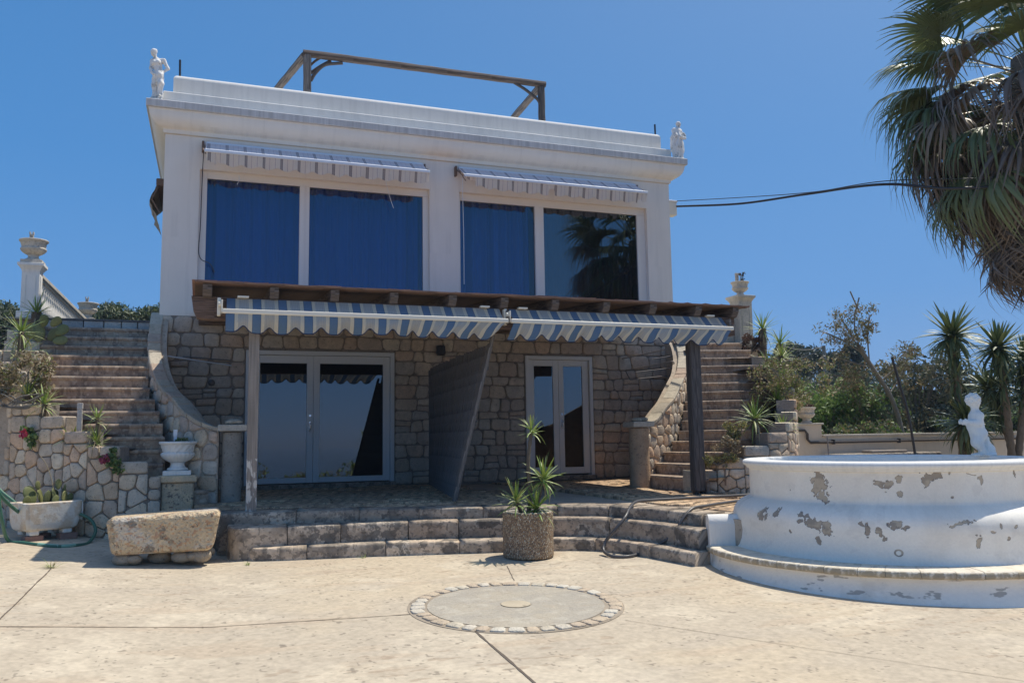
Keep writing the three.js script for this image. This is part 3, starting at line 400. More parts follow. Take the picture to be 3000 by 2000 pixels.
// curved rubble walls with stone coping along the inner side of each staircase
function stairWall(label, plan, heights, side, thick, copW, seed, mats, foot) {
  rnd = mulberry(seed); const o = thing('stair_wall', label, 'wall', [0, 0, 0], 'curved stone walls edging the outer staircases'), f = path2(plan, 14, side);
  const hs = u => { const t = u / f.len * (heights.length - 1), i = Math.min(heights.length - 2, Math.floor(t)); const a = t - i, p0 = heights[Math.max(0, i - 1)], p1 = heights[i], p2 = heights[i + 1], p3 = heights[Math.min(heights.length - 1, i + 2)]; return .5 * (2 * p1 + (p2 - p0) * a + (2 * p0 - 5 * p1 + 4 * p2 - p3) * a * a + (3 * p1 - p0 - 3 * p2 + p3) * a * a * a); };
  // body
  const N = 60, pos = [], idx = []; for (let i = 0; i <= N; i++) { const u = f.len * i / N, q = f(u), h = hs(u) - .06; for (const [d, y] of [[0, foot], [0, h], [-thick, h], [-thick, foot]]) pos.push(q.x + q.nx * d, y, q.z + q.nz * d); if (i < N) for (let k = 0; k < 3; k++) { const a = i * 4 + k, b = a + 4; idx.push(a, b, a + 1, a + 1, b, b + 1); } } for (const b of [0, N * 4]) idx.push(b, b + 1, b + 2, b, b + 2, b + 3);
  const g = new THREE.BufferGeometry(); g.setAttribute('position', new THREE.Float32BufferAttribute(pos, 3)); g.setIndex(idx); const core = part('core', triUV(g), M.mortarLight, o);
  const reg = [0, foot, f.len, Math.max(...heights)];
  const lay = (ff, off) => layStones(voronoi(seedRows(reg, .22, .19, .2), reg), pathSurf(ff), core, mats, { joint: .009, depth: [.012, .035], soft: .016, keep: p => { const a = Math.min(...p.map(q => q[0])), b = Math.max(...p.map(q => q[0])), ya = hs(clamp(a, 0, f.len)) - .06, yb = hs(clamp(b, 0, f.len)) - .06, L = Math.hypot(b - a, yb - ya) || 1; return clip(p, a, ya, (yb - ya) / L, -(b - a) / L); }, max: 300 });
  lay(f);
  // coping stones
  let s = 0; while (s < f.len - .05) { let e = s + rr(.19, .32); if (f.len - e < .14) e = f.len; const n = 4, P = [], I = [], ju = rnd() * 3, dh = rr(-.006, .008), dw = rr(-.006, .012); const ov = .022; for (let i = 0; i <= n; i++) { const u = s + .004 + (e - s - .008) * i / n, q = f(u), h = hs(u) + dh; for (const [d, y] of [[ov + dw, -.06], [ov + dw + .002, -.012], [ov + dw - .012, 0], [-copW + .012, 0], [-copW, -.012], [-copW, -.06]]) P.push(q.x + q.nx * d, h + y, q.z + q.nz * d); if (i < n) for (let k = 0; k < 6; k++) { const a = i * 6 + k, b = i * 6 + (k + 1) % 6; I.push(a, a + 6, b, b, a + 6, b + 6); } } for (const [b, fl] of [[0, 0], [n * 6, 1]]) for (let k = 1; k < 5; k++) I.push(b, b + k, b + k + 1); const cg = new THREE.BufferGeometry(); cg.setAttribute('position', new THREE.Float32BufferAttribute(P, 3)); cg.setIndex(I); const m = part('coping_stone', triUV(cg, .6), pick(M.coping), o); s = e; }
  return o;
}
const wallL = stairWall('curved rubble wall with stone coping beside the left staircase', [[.1, 2.98], [-.02, 2.97], [-.16, 2.92], [-.29, 2.82], [-.4, 2.66], [-.5, 2.46], [-.61, 2.21], [-.75, 1.9], [-.88, 1.45], [-.97, .95], [-1.0, .45], [-1.0, -.1]], [1.6, 1.72, 1.9, 2.06, 2.19, 2.35, 2.54, 2.74, 3.0, 3.22, 3.44, 3.66], -1, .26, .17, 61, M.stonesDark.concat(M.stones.slice(0, 3)), .5);
const wallR = stairWall('curved rubble wall with stone coping beside the right staircase', [[6.98, 2.82], [7.16, 2.72], [7.5, 2.5], [7.8, 2.3], [8.1, 2.02], [8.42, 1.7], [8.7, 1.4], [8.96, 1.05], [9.15, .75], [9.32, .35], [9.36, .02]], [1.61, 1.70, 1.93, 2.10, 2.3, 2.49, 2.66, 2.86, 3.05, 3.3, 3.45], 1, .3, .2, 63, M.stones, .5);
// pillars with square caps at the foot of the walls
function pillar(label, x, z, r, y0, y1, mat, broken, seed) { rnd = mulberry(seed); const o = thing('stone_pillar', label, 'pillar', [x, y0, z], 'short round pillars under flat caps'), h = y1 - y0; part('shaft', rev([[r * 1.02, -.1], [r * 1.03, .2], [r, h * .45], [r * .99, h - .12], [r * .9, h - .1], [.0, h - .095]], 0, 360, 28, 1, (rad, y, a) => [rad * (1 + .02 * (fbm(a * 3, y * 5, 0, 2) - .5)), y]), mat, o); part('cap', rbox(-.195, .195, h - .092, h, -.2, .2, .012, .6), M.pale, o); return o; }
pillar('grey pillar with flat cap left of the wide glass door', .28, 2.9, .135, .56, 1.64, stoneMat([.40, .36, .31]), 0, 1);
const pr = pillar('orange tinted stone pillar with flat cap at the foot of the right stair', 6.79, 2.92, .17, .54, 1.63, stoneMat([.62, .43, .28]), 1, 2);
const chip = (x, y, z, s, seed, lab) => { rnd = mulberry(seed); const g = new THREE.IcosahedronGeometry(s, 1), p = g.attributes.position; for (let i = 0; i < p.count; i++) { const k = .75 + .5 * vn(p.getX(i) * 14 / s * .1 + seed, p.getY(i) * 1.4 / s + p.getZ(i)); p.setXYZ(i, p.getX(i) * k * 1.3, p.getY(i) * k * .6, p.getZ(i) * k); } g.computeVertexNormals(); single('stone_fragment', triUV(g, .4), stoneMat([.66, .58, .46]), lab, 'stone fragment', null, [x, y, z]); };
chip(.3, 1.68, 2.95, .085, 3, 'loose stone lying on the cap of the grey pillar');
chip(6.72, 1.66, 2.98, .07, 4, 'flat pale stone fragment on the orange pillar cap, left one');
chip(6.87, 1.67, 2.97, .06, 5, 'tilted yellowish stone fragment on the orange pillar cap, right one');

// ---------------------------------------------------------------- stepped rubble planters
function tierWall(o, plan, tops, side, mats, size, foot, thick = .3, joint = .011) {    // tops: [u0, u1, y]
  const f = path2(plan, 14, side);
  for (const [u0, u1, y] of tops) {
    const N = 8, pos = [], idx = []; for (let i = 0; i <= N; i++) { const q = f(lerp(u0, u1, i / N)); for (const [d, yy] of [[-.012, foot], [-.012, y - .02], [-thick, y - .02], [-thick, foot]]) pos.push(q.x + q.nx * d, yy, q.z + q.nz * d); if (i < N) for (let k = 0; k < 3; k++) { const a = i * 4 + k; idx.push(a, a + 4, a + 1, a + 1, a + 4, a + 5); } } for (const b of [0, N * 4]) idx.push(b, b + 1, b + 2, b, b + 2, b + 3);
    const g = new THREE.BufferGeometry(); g.setAttribute('position', new THREE.Float32BufferAttribute(pos, 3)); g.setIndex(idx); const core = part('core', triUV(g), M.mortar, o);
    const capH = .17, reg = [u0, foot, u1, y - capH];
    if (reg[3] > reg[1] + .1) layStones(voronoi(seedRows(reg, size[0], size[1], .25), reg), pathSurf(f), core, mats, { joint, depth: [.014, .04], soft: .011, max: 110 });
    let s = u0; while (s < u1 - .02) { let e = s + rr(.24, .38); if (u1 - e < .16) e = u1; const q = [[s, y - capH], [e, y - capH + rr(-.01, .01)], [e, y], [s, y]]; const m = sh(new THREE.Mesh(merge(pillow(inset(q, .007), pathSurf(f), .03, -.2, .014)), pick(mats))); m.name = 'stone'; core.add(m); s = e; }
    const sp = []; const P2 = []; for (let i = 0; i <= N; i++) { const q = f(lerp(u0, u1, i / N)); for (const d of [-.1, -.75]) P2.push(q.x + q.nx * d, y - .05, q.z + q.nz * d); if (i < N) sp.push(2 * i, 2 * i + 2, 2 * i + 1, 2 * i + 1, 2 * i + 2, 2 * i + 3); } const sg = new THREE.BufferGeometry(); sg.setAttribute('position', new THREE.Float32BufferAttribute(P2, 3)); sg.setIndex(sp); part('soil', triUV(sg), M.soil, o);
  }
}
{
  rnd = mulberry(71);
  const o = thing('planter_wall', 'stepped rubble stone planter wall rising to the left edge behind the stone sink', 'planter wall');
  const plan = [[-.62, 3.24], [-.9, 3.26], [-1.2, 3.2], [-1.6, 3.0], [-2.0, 2.72], [-2.4, 2.4], [-2.9, 1.95], [-3.6, 1.3], [-4.6, .5]], f = path2(plan, 14, -1);
  const uAt = x => { let u = 0; while (u < f.len && f(u).x > x) u += .01; return u; };
  const xs = [[-.62, -.77, .955], [-.77, -1.13, 1.162], [-1.13, -1.54, 1.372], [-1.54, -1.86, 1.577], [-1.86, -2.2, 1.785], [-2.2, -2.6, 1.97], [-2.6, -3.2, 2.2], [-3.2, -4.5, 2.4]];
  const stonesL = M.stones.map(m => m);
  tierWall(o, plan, xs.map(([a, b, y]) => [uAt(a), Math.min(f.len, uAt(b)), y]), -1, stonesL, [.215, .185], .02, .3, .0055);
  // upper planter boxes beside the top of the flight
  for (const [x0, x1, y, z] of [[-3.0, -2.5, 2.24, 2.2], [-3.0, -2.52, 2.46, 1.8], [-3.05, -2.48, 2.63, 1.4], [-3.1, -2.5, 2.84, 1.0], [-3.1, -2.62, 3.03, .6], [-3.15, -2.7, 3.25, .2]]) { const b = part('planter_box', rbox(x0, x1, 1.0, y, z - .5, z, .015, .6), M.mortarLight, o); let x = x1; while (x > x0 + .05) { const e = Math.max(x0, x - rr(.2, .3)); part('stone', pillow([[e + .006, y - .19], [x - .006, y - .19], [x - .006, y - .005], [e + .006, y - .005]], planeSurf(z), .025, -.03, .014), pick(M.stones), b); x = e; } part('stone', rbox(x1 - .01, x1 + .02, y - .19, y + .004, z - .49, z + .01, .012, .5), M.coping[1], b); }
  // pedestal of pitted tufa
  const p = thing('stone_pedestal', 'pitted tufa pedestal with slab top carrying the white urn', 'pedestal', [-.42, 0, 2.98]);
  const tTufa = tex(512, 512, (u, v) => { const a = fbm(u * 5, v * 5, 5, 5, .6), b = fbm(u * 24, v * 24, 24, 4, .6); let c = mix3([.62, .48, .31], [.52, .42, .29], smooth(.4, .6, a)); c = mix3(c, [.20, .165, .13], smooth(.60, .68, b) * smooth(.52, .64, fbm(u * 4 + 3, v * 4, 4, 4))); return mul(c, .8 + .4 * fbm(u * 50, v * 50, 50, 3)); });
  M.tufa = std({ map: tTufa, bumpMap: tStoneB, bumpScale: .03 });
  const pb = rbox(-.2, .21, .05, .86, -.22, .22, .03, .8, 6), pp = pb.attributes.position; part('block', pb, M.tufa, p); part('slab', rbox(-.255, .25, .862, .955, -.26, .26, .022, .8, 3), std({ map: tTufa, color: C(1.15, 1.12, 1.08), bumpMap: tStoneB, bumpScale: .015 }), p);
}
{
  rnd = mulberry(73);
  const o = thing('planter_wall', 'stepped rubble stone planter wall right of the dark post behind the fountain', 'planter wall');
  const plan = [[7.02, 4.24], [7.25, 4.36], [7.6, 4.5], [8.1, 4.58], [8.6, 4.45], [9.0, 4.15], [9.35, 3.75], [9.65, 3.35], [10.0, 2.85], [10.28, 2.3], [10.45, 1.6], [10.55, .9], [10.6, .4]], f = path2(plan, 14, -1), L = f.len;
  const uAt = x => { let u = 0; while (u < L && f(u).x < x) u += .01; return u; };
  const fr = path2(plan, 14, 1);
  const tops = [[0, uAt(7.32), .86], [uAt(7.32), uAt(7.72), 1.04], [uAt(7.72), uAt(8.15), 1.22], [uAt(8.15), uAt(8.6), 1.42], [uAt(8.6), uAt(9.0), 1.58], [uAt(9.0), uAt(9.35), 1.76], [uAt(9.35), uAt(9.68), 1.98], [uAt(9.68), uAt(10.0), 2.2], [uAt(10.0), uAt(10.28), 2.42], [uAt(10.28), uAt(10.46), 2.68], [uAt(10.46), L, 2.95]];
  tierWall(o, plan, tops, 1, M.stones, [.2, .17], .2, .3, .0055);
  part('side_stone', rbox(6.965, 7.005, .4, .85, 3.98, 4.2, .01, .5), M.coping[1], o);
}

// ---------------------------------------------------------------- garden wall, urn piers, balustrade
function urn(label, pos, k, mat, withPlinth, group, extra) {     // fluted garden vase; k = width of the rim
  const o = thing('garden_urn', label, 'urn', pos, group), R = k / 2; let y = 0;
  if (withPlinth) { part('plinth', rbox(-R * .72, R * .72, 0, .062 * k / .5, -R * .72, R * .72, .006, .4), mat, o); y = .062 * k / .5; }
  const s = k / .5, P = p => p.map(([r, h]) => [r * s, y + h * s]);
  part('foot', rev(P([[0, 0], [.135, 0], [.138, .018], [.13, .034], [.112, .04], [.098, .052], [.09, .075], [.088, .095], [.098, .105], [.105, .112], [.06, .118]]), 0, 360, 40, 1), mat, o);
  part('bowl', rev(P([[.06, .108], [.11, .118], [.15, .138], [.185, .165], [.208, .192], [.218, .215], [.217, .232], [.205, .247], [.195, .25]]), 0, 360, 120, 1, (r, yy, a, i) => [r * (1 + (i > 0 && i < 7 ? .045 * (Math.abs(Math.cos(a * 11)) - .5) : 0)), yy]), mat, o);
  part('collar', rev(P([[.19, .248], [.193, .258], [.198, .275], [.206, .305], [.214, .335], [.222, .352]]), 0, 360, 120, 1, (r, yy, a, i) => [r * (1 + (i > 0 && i < 5 ? .06 * (vn(a * 9 + 40, yy * 30 / s) - .5) + .03 * Math.sin(a * 15 + i * 1.9) : 0)), yy]), mat, o);
  part('rim', rev(P([[.22, .35], [.236, .358], [.248, .372], [.25, .386], [.243, .396], [.225, .398], [.212, .39], [.205, .37], [.0, .365]]), 0, 360, 48, 1), mat, o);
  part('soil', new THREE.CircleGeometry(.2 * s, 24).rotateX(-Math.PI / 2).translate(0, y + .372 * s, 0), M.soil, o);
  return o;
}
urn('bright white fluted urn on the tufa pedestal by the left stair', [-.43, .956, 2.98], .5, M.urnWhite, true);
function pierOf(label, x, y, z, w, h, mat) { const o = thing('urn_pier', label, 'pier', [x, y, z]); const r = w / 2; part('base', rbox(-r - .05, r + .05, 0, .13, -r - .05, r + .05, .008, .8), mat, o); part('shaft', box(-r, r, .131, h - .16, -r, r, .8), mat, o); for (const [a, b] of [[-.6, -.5], [.5, .6]]) part('moulding', box(r * a, r * b, .2, h - .22, r, r + .012), mat, o); part('panel_rib', box(r + .001, r + .012, .2, h - .22, -r * .55, r * .55), mat, o); const cg = rev([[r * 1.414, h - .159], [(r + .01) * 1.414, h - .12], [(r + .05) * 1.414, h - .06], [(r + .065) * 1.414, h - .05], [(r + .065) * 1.414, h - .006], [(r + .05) * 1.414, h], [0, h]], 45, 405, 4).toNonIndexed(); cg.computeVertexNormals(); part('cap', triUV(cg, .8), mat, o); return o; }
pierOf('cream pier with moulded cap at the left balustrade end', -2.98, 3.53, -.62, .27, .97, M.whiteTrim);
urn('weathered cream urn on the tall left pier', [-2.98, 4.5, -.62], .46, M.urnOld, true, null);
pierOf('cream pier with moulded cap above the top of the right stair', 11.13, 3.3, -.15, .34, 1.17, M.pale);
urn('small cream urn on the pier above the right stair', [11.13, 4.47, -.15], .41, M.urnOld, false, null);
pierOf('low cream pier at the far end of the left balustrade', -3.0, 3.6, -7.6, .3, .86, M.whiteTrim);
urn('pale urn at the far end of the left balustrade', [-3.0, 4.46, -7.6], .5, M.urnOld, true, null);
{
  const o = thing('balustrade', 'white balustrade running back from the left pier', 'balustrade', [-2.98, 3.53, -4]); const z0 = -3.45, z1 = 3.2;
  part('top_rail', [rbox(-.1, .1, .80, .87, z0, z1, .012, .8), rbox(-.075, .075, .755, .799, z0, z1, .01, .8)], M.pale, o); part('bottom_rail', rbox(-.09, .09, 0, .12, z0, z1, .01, .8), M.whiteTrim, o);
  const bg = rev([[.05, .12], [.05, .16], [.03, .18], [.055, .27], [.06, .33], [.045, .43], [.028, .52], [.026, .58], [.045, .62], [.03, .66], [.05, .70], [.05, .755]], 0, 360, 14, 1);
  for (let z = z0 + .15; z < z1 - .05; z += .19) { const b = sh(new THREE.Mesh(bg, M.whiteTrim)); b.name = 'baluster'; b.position.z = z; o.add(b); }
  const w = thing('parapet_wall', 'low cream parapet running left from the right urn pier', 'wall', [10.6, 3.3, -.3]); part('wall', [rbox(-.75, .33, 0, .86, -.12, .12, .01)], M.pale, w); part('coping', rbox(-.8, .33, .861, .94, -.16, .16, .015), M.whiteTrim, w);
}
{
  const o = thing('garden_wall', 'cream rendered garden wall with dark pipe behind the fountain', 'wall', [15, .5, .8]); o.position.set(0, 0, .8);
  const prof = [[11.2, .4], [26, .4], [26, 1.31], [12.36, 1.31], [12.36, 1.57], [11.2, 1.57]]; const s = new THREE.Shape(prof.map(p => new THREE.Vector2(...p))); part('wall', triUV(new THREE.ExtrudeGeometry(s, { depth: .25, bevelEnabled: false }).translate(0, 0, -.25), 2), M.cream, o);
  part('coping', [rbox(12.37, 26, 1.312, 1.36, -.29, .04, .012, .8), rbox(11.2, 12.4, 1.572, 1.61, -.29, .04, .01, .8)], M.pale, o);
  part('pipe', [tube([[11.3, 1.45, .05], [11.88, 1.45, .05], [11.93, 1.44, .05], [11.94, 1.38, .05], [11.94, 1.25, .05], [11.97, 1.2, .05], [12.1, 1.195, .05], [16, 1.2, .05], [25, 1.2, .05]], .028, 120, 8)], M.postDark, o);
  for (const x of [12.6, 14.4, 16.3]) part('bracket', rbox(x, x + .03, 1.15, 1.25, .001, .09, .004), M.dark, o);
  urn('fluted cream urn with dry plant on the garden wall', [12.07, 1.611, .68], .42, M.urnOld, false, null);
  const b = thing('stone_slab', 'low brown stone slab lying along the garden wall behind the fountain', 'slab', [13.6, .85, 1.2]); part('slab', rbox(-1.3, 1.4, .0, .10, -.3, .25, .03, .8), M.step, b); part('rubble', rbox(-.4, .6, .10, .16, -.2, .1, .03, .8), M.mortar, b);
}
// thin pole leaning by the garden wall, black hose pole
single('metal_rod', bar([12.33, 1.32, 1.0], [12.1, .5, 1.3], .014), M.iron, 'thin grey rod leaning on the garden wall below the urn', 'rod');
single('black_pole', tube([[11.66, .6, 4.0], [11.655, .97, 4.0], [11.55, 1.74, 4], [11.415, 2.22, 4], [11.28, 2.71, 4]], .022, 40, 8), M.black, 'thin curved black pole rising behind the fountain rim', 'pole');
// ---------------------------------------------------------------- timber canopy over the terrace
{
  rnd = mulberry(81);
  const o = thing('timber_canopy', 'weathered timber lean-to canopy with red shingles over the terrace', 'canopy');
  const X0 = -.26, X1 = 7.95, xl = z => lerp(-.34, X0, z / 4.5), xr = z => lerp(8.1, X1, z / 4.5), ZF = 4.5, YF = 3.40, YB = 3.72, yAt = z => lerp(YB, YF, z / ZF);
  const rafters = [-.09, .72, 1.49, 2.28, 3.1, 3.86, 4.64, 5.46, 6.24, 7.03, 7.7];
  for (const x of rafters) { const r = new THREE.Shape([[0, 0], [ZF + .03, 0], [ZF + .03, -.06], [ZF - .02, -.135], [ZF - .12, -.16], [0, -.16]].map(p => new THREE.Vector2(...p))); const g = triUV(new THREE.ExtrudeGeometry(r, { depth: .10, bevelEnabled: true, bevelSize: .006, bevelThickness: .006, bevelSegments: 1 }).rotateY(-Math.PI / 2).translate(.05, 0, 0), .5); const m = part('rafter', g, M.roofWood, o); m.position.set(x, YB - .035, .02); m.rotation.x = Math.atan2(YB - YF, ZF); }
  for (let z = .1; z < ZF; z += .145) { const b = part('roof_board', beamBox([xl(z) + .02, yAt(z) - .012, z + .06], [xr(z) - .02, yAt(z) - .012 - .004, z + .06], .138, .02), z > 4.2 ? M.board : M.beamDark, o); }
  // header beam and its shaped end
  const hb = new THREE.Shape([[-.27, 3.225], [7.75, 3.225], [7.75, 2.955], [-.13, 2.95], [-.2, 2.962], [-.245, 3.06]].map(p => new THREE.Vector2(...p)));
  part('header_beam', triUV(new THREE.ExtrudeGeometry(hb, { depth: .15, bevelEnabled: true, bevelSize: .008, bevelThickness: .008, bevelSegments: 1 }).translate(0, 0, 4.25), .5), M.beam, o);
  part('wall_plate', beamBox([X0, 3.52, .08], [X1, 3.52, .08], .12, .16), M.beamDark, o);
  const postL = rbox(.425, .552, .5, 2.95, 4.36, 4.49, .008, 1); const uvp = postL.attributes.uv, pp = postL.attributes.position; for (let i = 0; i < uvp.count; i++) uvp.setXY(i, (pp.getX(i) + pp.getZ(i)) * 2.6, (pp.getY(i) - .5) / 2.45);
  part('post', postL, M.postPeel, o, 'flaking grey post near the left door');
  const rp = part('post', [triUV(new RoundedBoxGeometry(.185, 2.42, .16, 1, .02).translate(6.955, 1.76, 4.44), .6, true)], M.postDark, o, 'dark wide post near the right stair');
  part('post_foot', [rbox(6.875, 6.9, .49, .57, 4.4, 4.5, .006), rbox(7.0, 7.025, .49, .57, 4.4, 4.5, .006), new THREE.TorusGeometry(.022, .012, 6, 12).translate(6.888, .515, 4.5), new THREE.TorusGeometry(.022, .012, 6, 12).translate(7.012, .515, 4.5)], M.dark, rp);
  // shingles: the front courses one by one, the rest as one sheet of courses
  const rest = []; let asPart = 0;
  for (let c = 0; c < 14; c++) { const z1 = ZF + .05 - c * .31, z0 = z1 - .40; if (z0 < 0) break; let x = xl(z1) - .02 - (c % 2) * .15; while (x < xr(z1) + .02) { const w = .31, e = Math.min(xr(z1) + .03, x + w), a = Math.max(xl(z1) - .02, x); if (e - a > .05) { const lift = .014 + c * .0004 + rr(0, .012), N = 6, pos = [], idx = [], sag = rr(.0, .014) + (a > 5.6 ? .02 * vn(a * 1.7, c) : 0); for (let k = 0; k < 2; k++) for (let i = 0; i <= N; i++) { const t = i / N, X = lerp(a + .004, e - .004, t), zz = z1 - (k ? .40 : .012 * (Math.cos((t - .5) * Math.PI * 2) < 0 ? 1 : 0) + .018 * Math.pow(Math.abs(t - .5) * 2, 3)), y = yAt(Math.min(zz, ZF + .1)) + (k ? .006 : lift - sag * Math.sin(t * Math.PI)); pos.push(X, y, zz, X, y - .009, zz); } const R = (N + 1) * 2; for (let i = 0; i < N; i++) { const q = i * 2; idx.push(q, q + 2, q + R, q + 2, q + R + 2, q + R, q + 1, q + R + 1, q + 3, q + 3, q + R + 1, q + R + 3, q, q + 1, q + 2, q + 2, q + 1, q + 3); } idx.push(0, R, 1, 1, R, R + 1, N * 2, N * 2 + 1, R + N * 2, N * 2 + 1, R + N * 2 + 1, R + N * 2); const g = new THREE.BufferGeometry(); g.setAttribute('position', new THREE.Float32BufferAttribute(pos, 3)); g.setIndex(idx); const t = triUV(g, .5); t.computeVertexNormals(); if (c < 3) part('shingle', t, pick(M.shingle), o); else rest.push(t); } x += w; } }
  const st = part('shingle_courses', rest, M.shingle[0], o); st.userData.kind = 'stuff';
  rebase(o, 4, .56, 2.3);
}
// ---------------------------------------------------------------- awnings
const bl = [.14, .235, .37], cr = [.78, .71, .56], gr = [.50, .50, .48];
const tStripe = tex(512, 64, (u, v, i) => { const x = u; let c = x < .335 ? bl : x < .47 ? cr : x < .85 ? gr : cr; if (x < .335 && (x < .012 || x > .323)) c = mul(bl, .35); if (x > .47 && x < .85) c = mix3(gr, cr, (Math.sin(x * 90) > .3 ? .25 : 0)); return mul(c, .93 + .14 * vn(u * 128, v * 16)); });
const tStripe2 = tex(512, 128, (u, v) => { let c = [.70, .69, .74]; for (const [a, w, k] of [[.10, .020, .25], [.155, .020, .3], [.215, .022, .25], [.5, .012, .72], [.78, .012, .72]]) if (Math.abs(u - a) < w) c = mul([.62, .60, .72], k + .12); return mul(c, .93 + .1 * vn(u * 60, v * 8)); });
const tStripe3 = tex(512, 128, (u, v) => { let c = [.78, .71, .62]; for (const [a, w, k] of [[.10, .020, .2], [.155, .020, .26], [.215, .022, .2], [.5, .012, .72], [.78, .012, .72]]) if (Math.abs(u - a) < w) c = mul([.60, .50, .52], k + .1); return mul(c, .93 + .1 * vn(u * 60, v * 8)); });
const cloth = (t, tr = .32) => new THREE.MeshPhysicalMaterial({ map: t, roughness: 1, transmission: tr, thickness: 0, side: THREE.DoubleSide });
M.fabric = cloth(tStripe, .38); M.fabricUp = cloth(tStripe2, .3); M.valUp = cloth(tStripe3, .3); M.edge = std({ color: C(.03, .045, .10) });
function lowerAwning(label, x0, x1, slant, seed) {
  const o = thing('striped_awning', label, 'awning', [0, 0, 0], 'blue and cream awnings under the canopy'); const P = .32, zt = 4.43, zb = 4.66, W = x1 - x0;
  part('fabric', grid((u, v) => { const x = lerp(x0 + .02, x1 - .02, u); return [x, lerp(3.02, 3.215, v) - .012 * Math.sin(v * Math.PI), lerp(zb - .01, zt, v)]; }, 60, 6, W / P, .4), M.fabric, o);
  part('front_bar', [rbox(x0 - .03, x1 + .03, 2.985, 3.045, zb - .03, zb + .03, .014)], M.rail, o);
  const low = u => { const x = u * W / P; return 2.80 - .055 * Math.pow(Math.abs(Math.cos((x - .17) * Math.PI)), .8) - .02; };
  const bot = u => { const ph = (u * W / P + .33) % 1; return 2.755 + .075 * Math.pow(Math.abs(Math.sin((ph) * Math.PI)), 1) * 0 + .085 * Math.exp(-Math.pow((ph - 1 + .0) / .2, 2)) + .085 * Math.exp(-Math.pow(ph / .2, 2)); };
  const val = (u, v) => { const s = slant(u), y0 = 2.99, y1 = bot(u) - .01 * Math.sin(u * 9), y = lerp(y0, y1, v); return [lerp(x0 + .01, x1 - .01, u) - s * v * .30 * (1 + .15 * Math.sin(v * 5 + u * 20)), y, zb + .012 + .05 * v * Math.sin(u * W * 6.5 + seed) + .03 * Math.sin(v * 3) - .04 * v]; };
  const N = Math.round(W / .02); part('valance', grid(val, N, 6, W / P, .5), M.fabric, o);
  const tr = []; for (let i = 0; i <= N; i++) tr.push(val(i / N, 1)); part('trim', tube(tr, .0075, N, 5), M.edge, o);
  part('roller_bracket', [rbox(x0 - .09, x0 - .045, 2.97, 3.2, 4.47, 4.56, .012), rbox(x0 - .045, x0 - .025, 3.0, 3.16, 4.5, 4.66, .006), new THREE.CylinderGeometry(.03, .03, .05, 14).rotateZ(Math.PI / 2).translate(x0 - .05, 3.11, 4.6)], M.rail, o);
  part('roller_bracket', [rbox(x1 + .03, x1 + .06, 2.98, 3.18, 4.47, 4.58, .01), rbox(x1 + .035, x1 + .05, 3.0, 3.08, 4.5, 4.68, .006)], M.postGrey, o);
  for (const x of [x0 + .22, x1 - .25]) part('mount', rbox(x - .07, x + .07, 3.22, 3.245, 4.42, 4.5, .006), M.rail, o);
  return rebase(o, (x0 + x1) / 2, 2.7, 4.6);
}
lowerAwning('longer blue and cream striped awning with scalloped valance above the wide glass door', .12, 3.83, u => u < .45 ? 0 : smooth(.45, 1, u) * .62, 1);
lowerAwning('shorter blue and cream striped awning blown askew, right of the other one', 3.93, 7.52, u => .3 + .4 * u, 4);
function upperAwning(label, x0, x1, seed, torn) {
  rnd = mulberry(seed); const o = thing('window_awning', label, 'awning', [0, 0, 0], 'pale striped awnings over the upper windows'), P = .31, W = x1 - x0;
  part('fabric', grid((u, v) => [lerp(x0 + .02, x1 - .02, u), lerp(6.44, 6.745, v) - .012 * Math.sin(v * 3), lerp(.55, .07, v)], 50, 4, W / P, .4), M.fabricUp, o);
  part('front_bar', rbox(x0, x1, 6.405, 6.46, .525, .58, .012), M.railBlue, o);
  const bot = u => { const x = u * W; let y = 6.24 - .045 * Math.abs(Math.sin((x / P + .1) * Math.PI)) - .012 * vn(x * 9, seed); if (torn) y += torn(u); return Math.min(6.39, y); };
  part('valance', grid((u, v) => [lerp(x0 + .03, x1 - .02, u) + .006 * Math.sin(u * 90), lerp(6.41, bot(u), v), .565 + .02 * v * Math.sin(u * W * 21 + 2 * vn(u * 30, seed)) - .03 * v], Math.round(W / .018), 6, W / P, .5), M.valUp, o);
  part('roller', new THREE.CylinderGeometry(.045, .045, W - .06, 14).rotateZ(Math.PI / 2).translate((x0 + x1) / 2, 6.72, .06), M.railBlue, o);
  part('bracket', [rbox(x0 - .05, x0 - .01, 6.56, 6.76, .01, .11, .01), bar([x0 - .02, 6.70, .06], [x0 - .02, 6.44, .53], .014), tube([[x0 - .03, 6.66, .1], [x0 + .05, 6.58, .3], [x0 + .01, 6.47, .4], [x0 + .06, 6.36, .45]], .009, 20, 5)], M.rust, o);
  part('bracket', [rbox(x1 + .0, x1 + .03, 6.57, 6.74, .01, .1, .01), bar([x1 - .01, 6.70, .06], [x1 - .01, 6.45, .53], .012)], M.rust, o);
  return rebase(o, (x0 + x1) / 2, 6.38, .15);
}
const ua = upperAwning('faded striped awning over the left upper window', -.235, 3.79, 5, u => u < .06 ? .08 * vn(u * 200, 3) : 0);
upperAwning('faded striped awning with torn valance over the right upper window', 4.47, 8.46, 6, u => (Math.abs(u - .455) < .018 ? .10 : 0) + (u < .05 ? .13 : u > .95 ? .09 * (vn(u * 130, 2) > .5 ? 1 : .2) : 0) + (u < .12 ? .05 * vn(u * 100, 7) : 0));
single('crank_cord', tube([[-.25, 6.58, .1], [-.262, 6.3, .06], [-.268, 5.8, .04], [-.275, 5.2, .03], [-.285, 4.7, .03], [-.24, 4.61, .02], [-.1, 4.55, .0], [-.02, 4.4, 0]], .008, 60, 5), M.black, 'dark cord hanging beside the left upper window', 'cord');
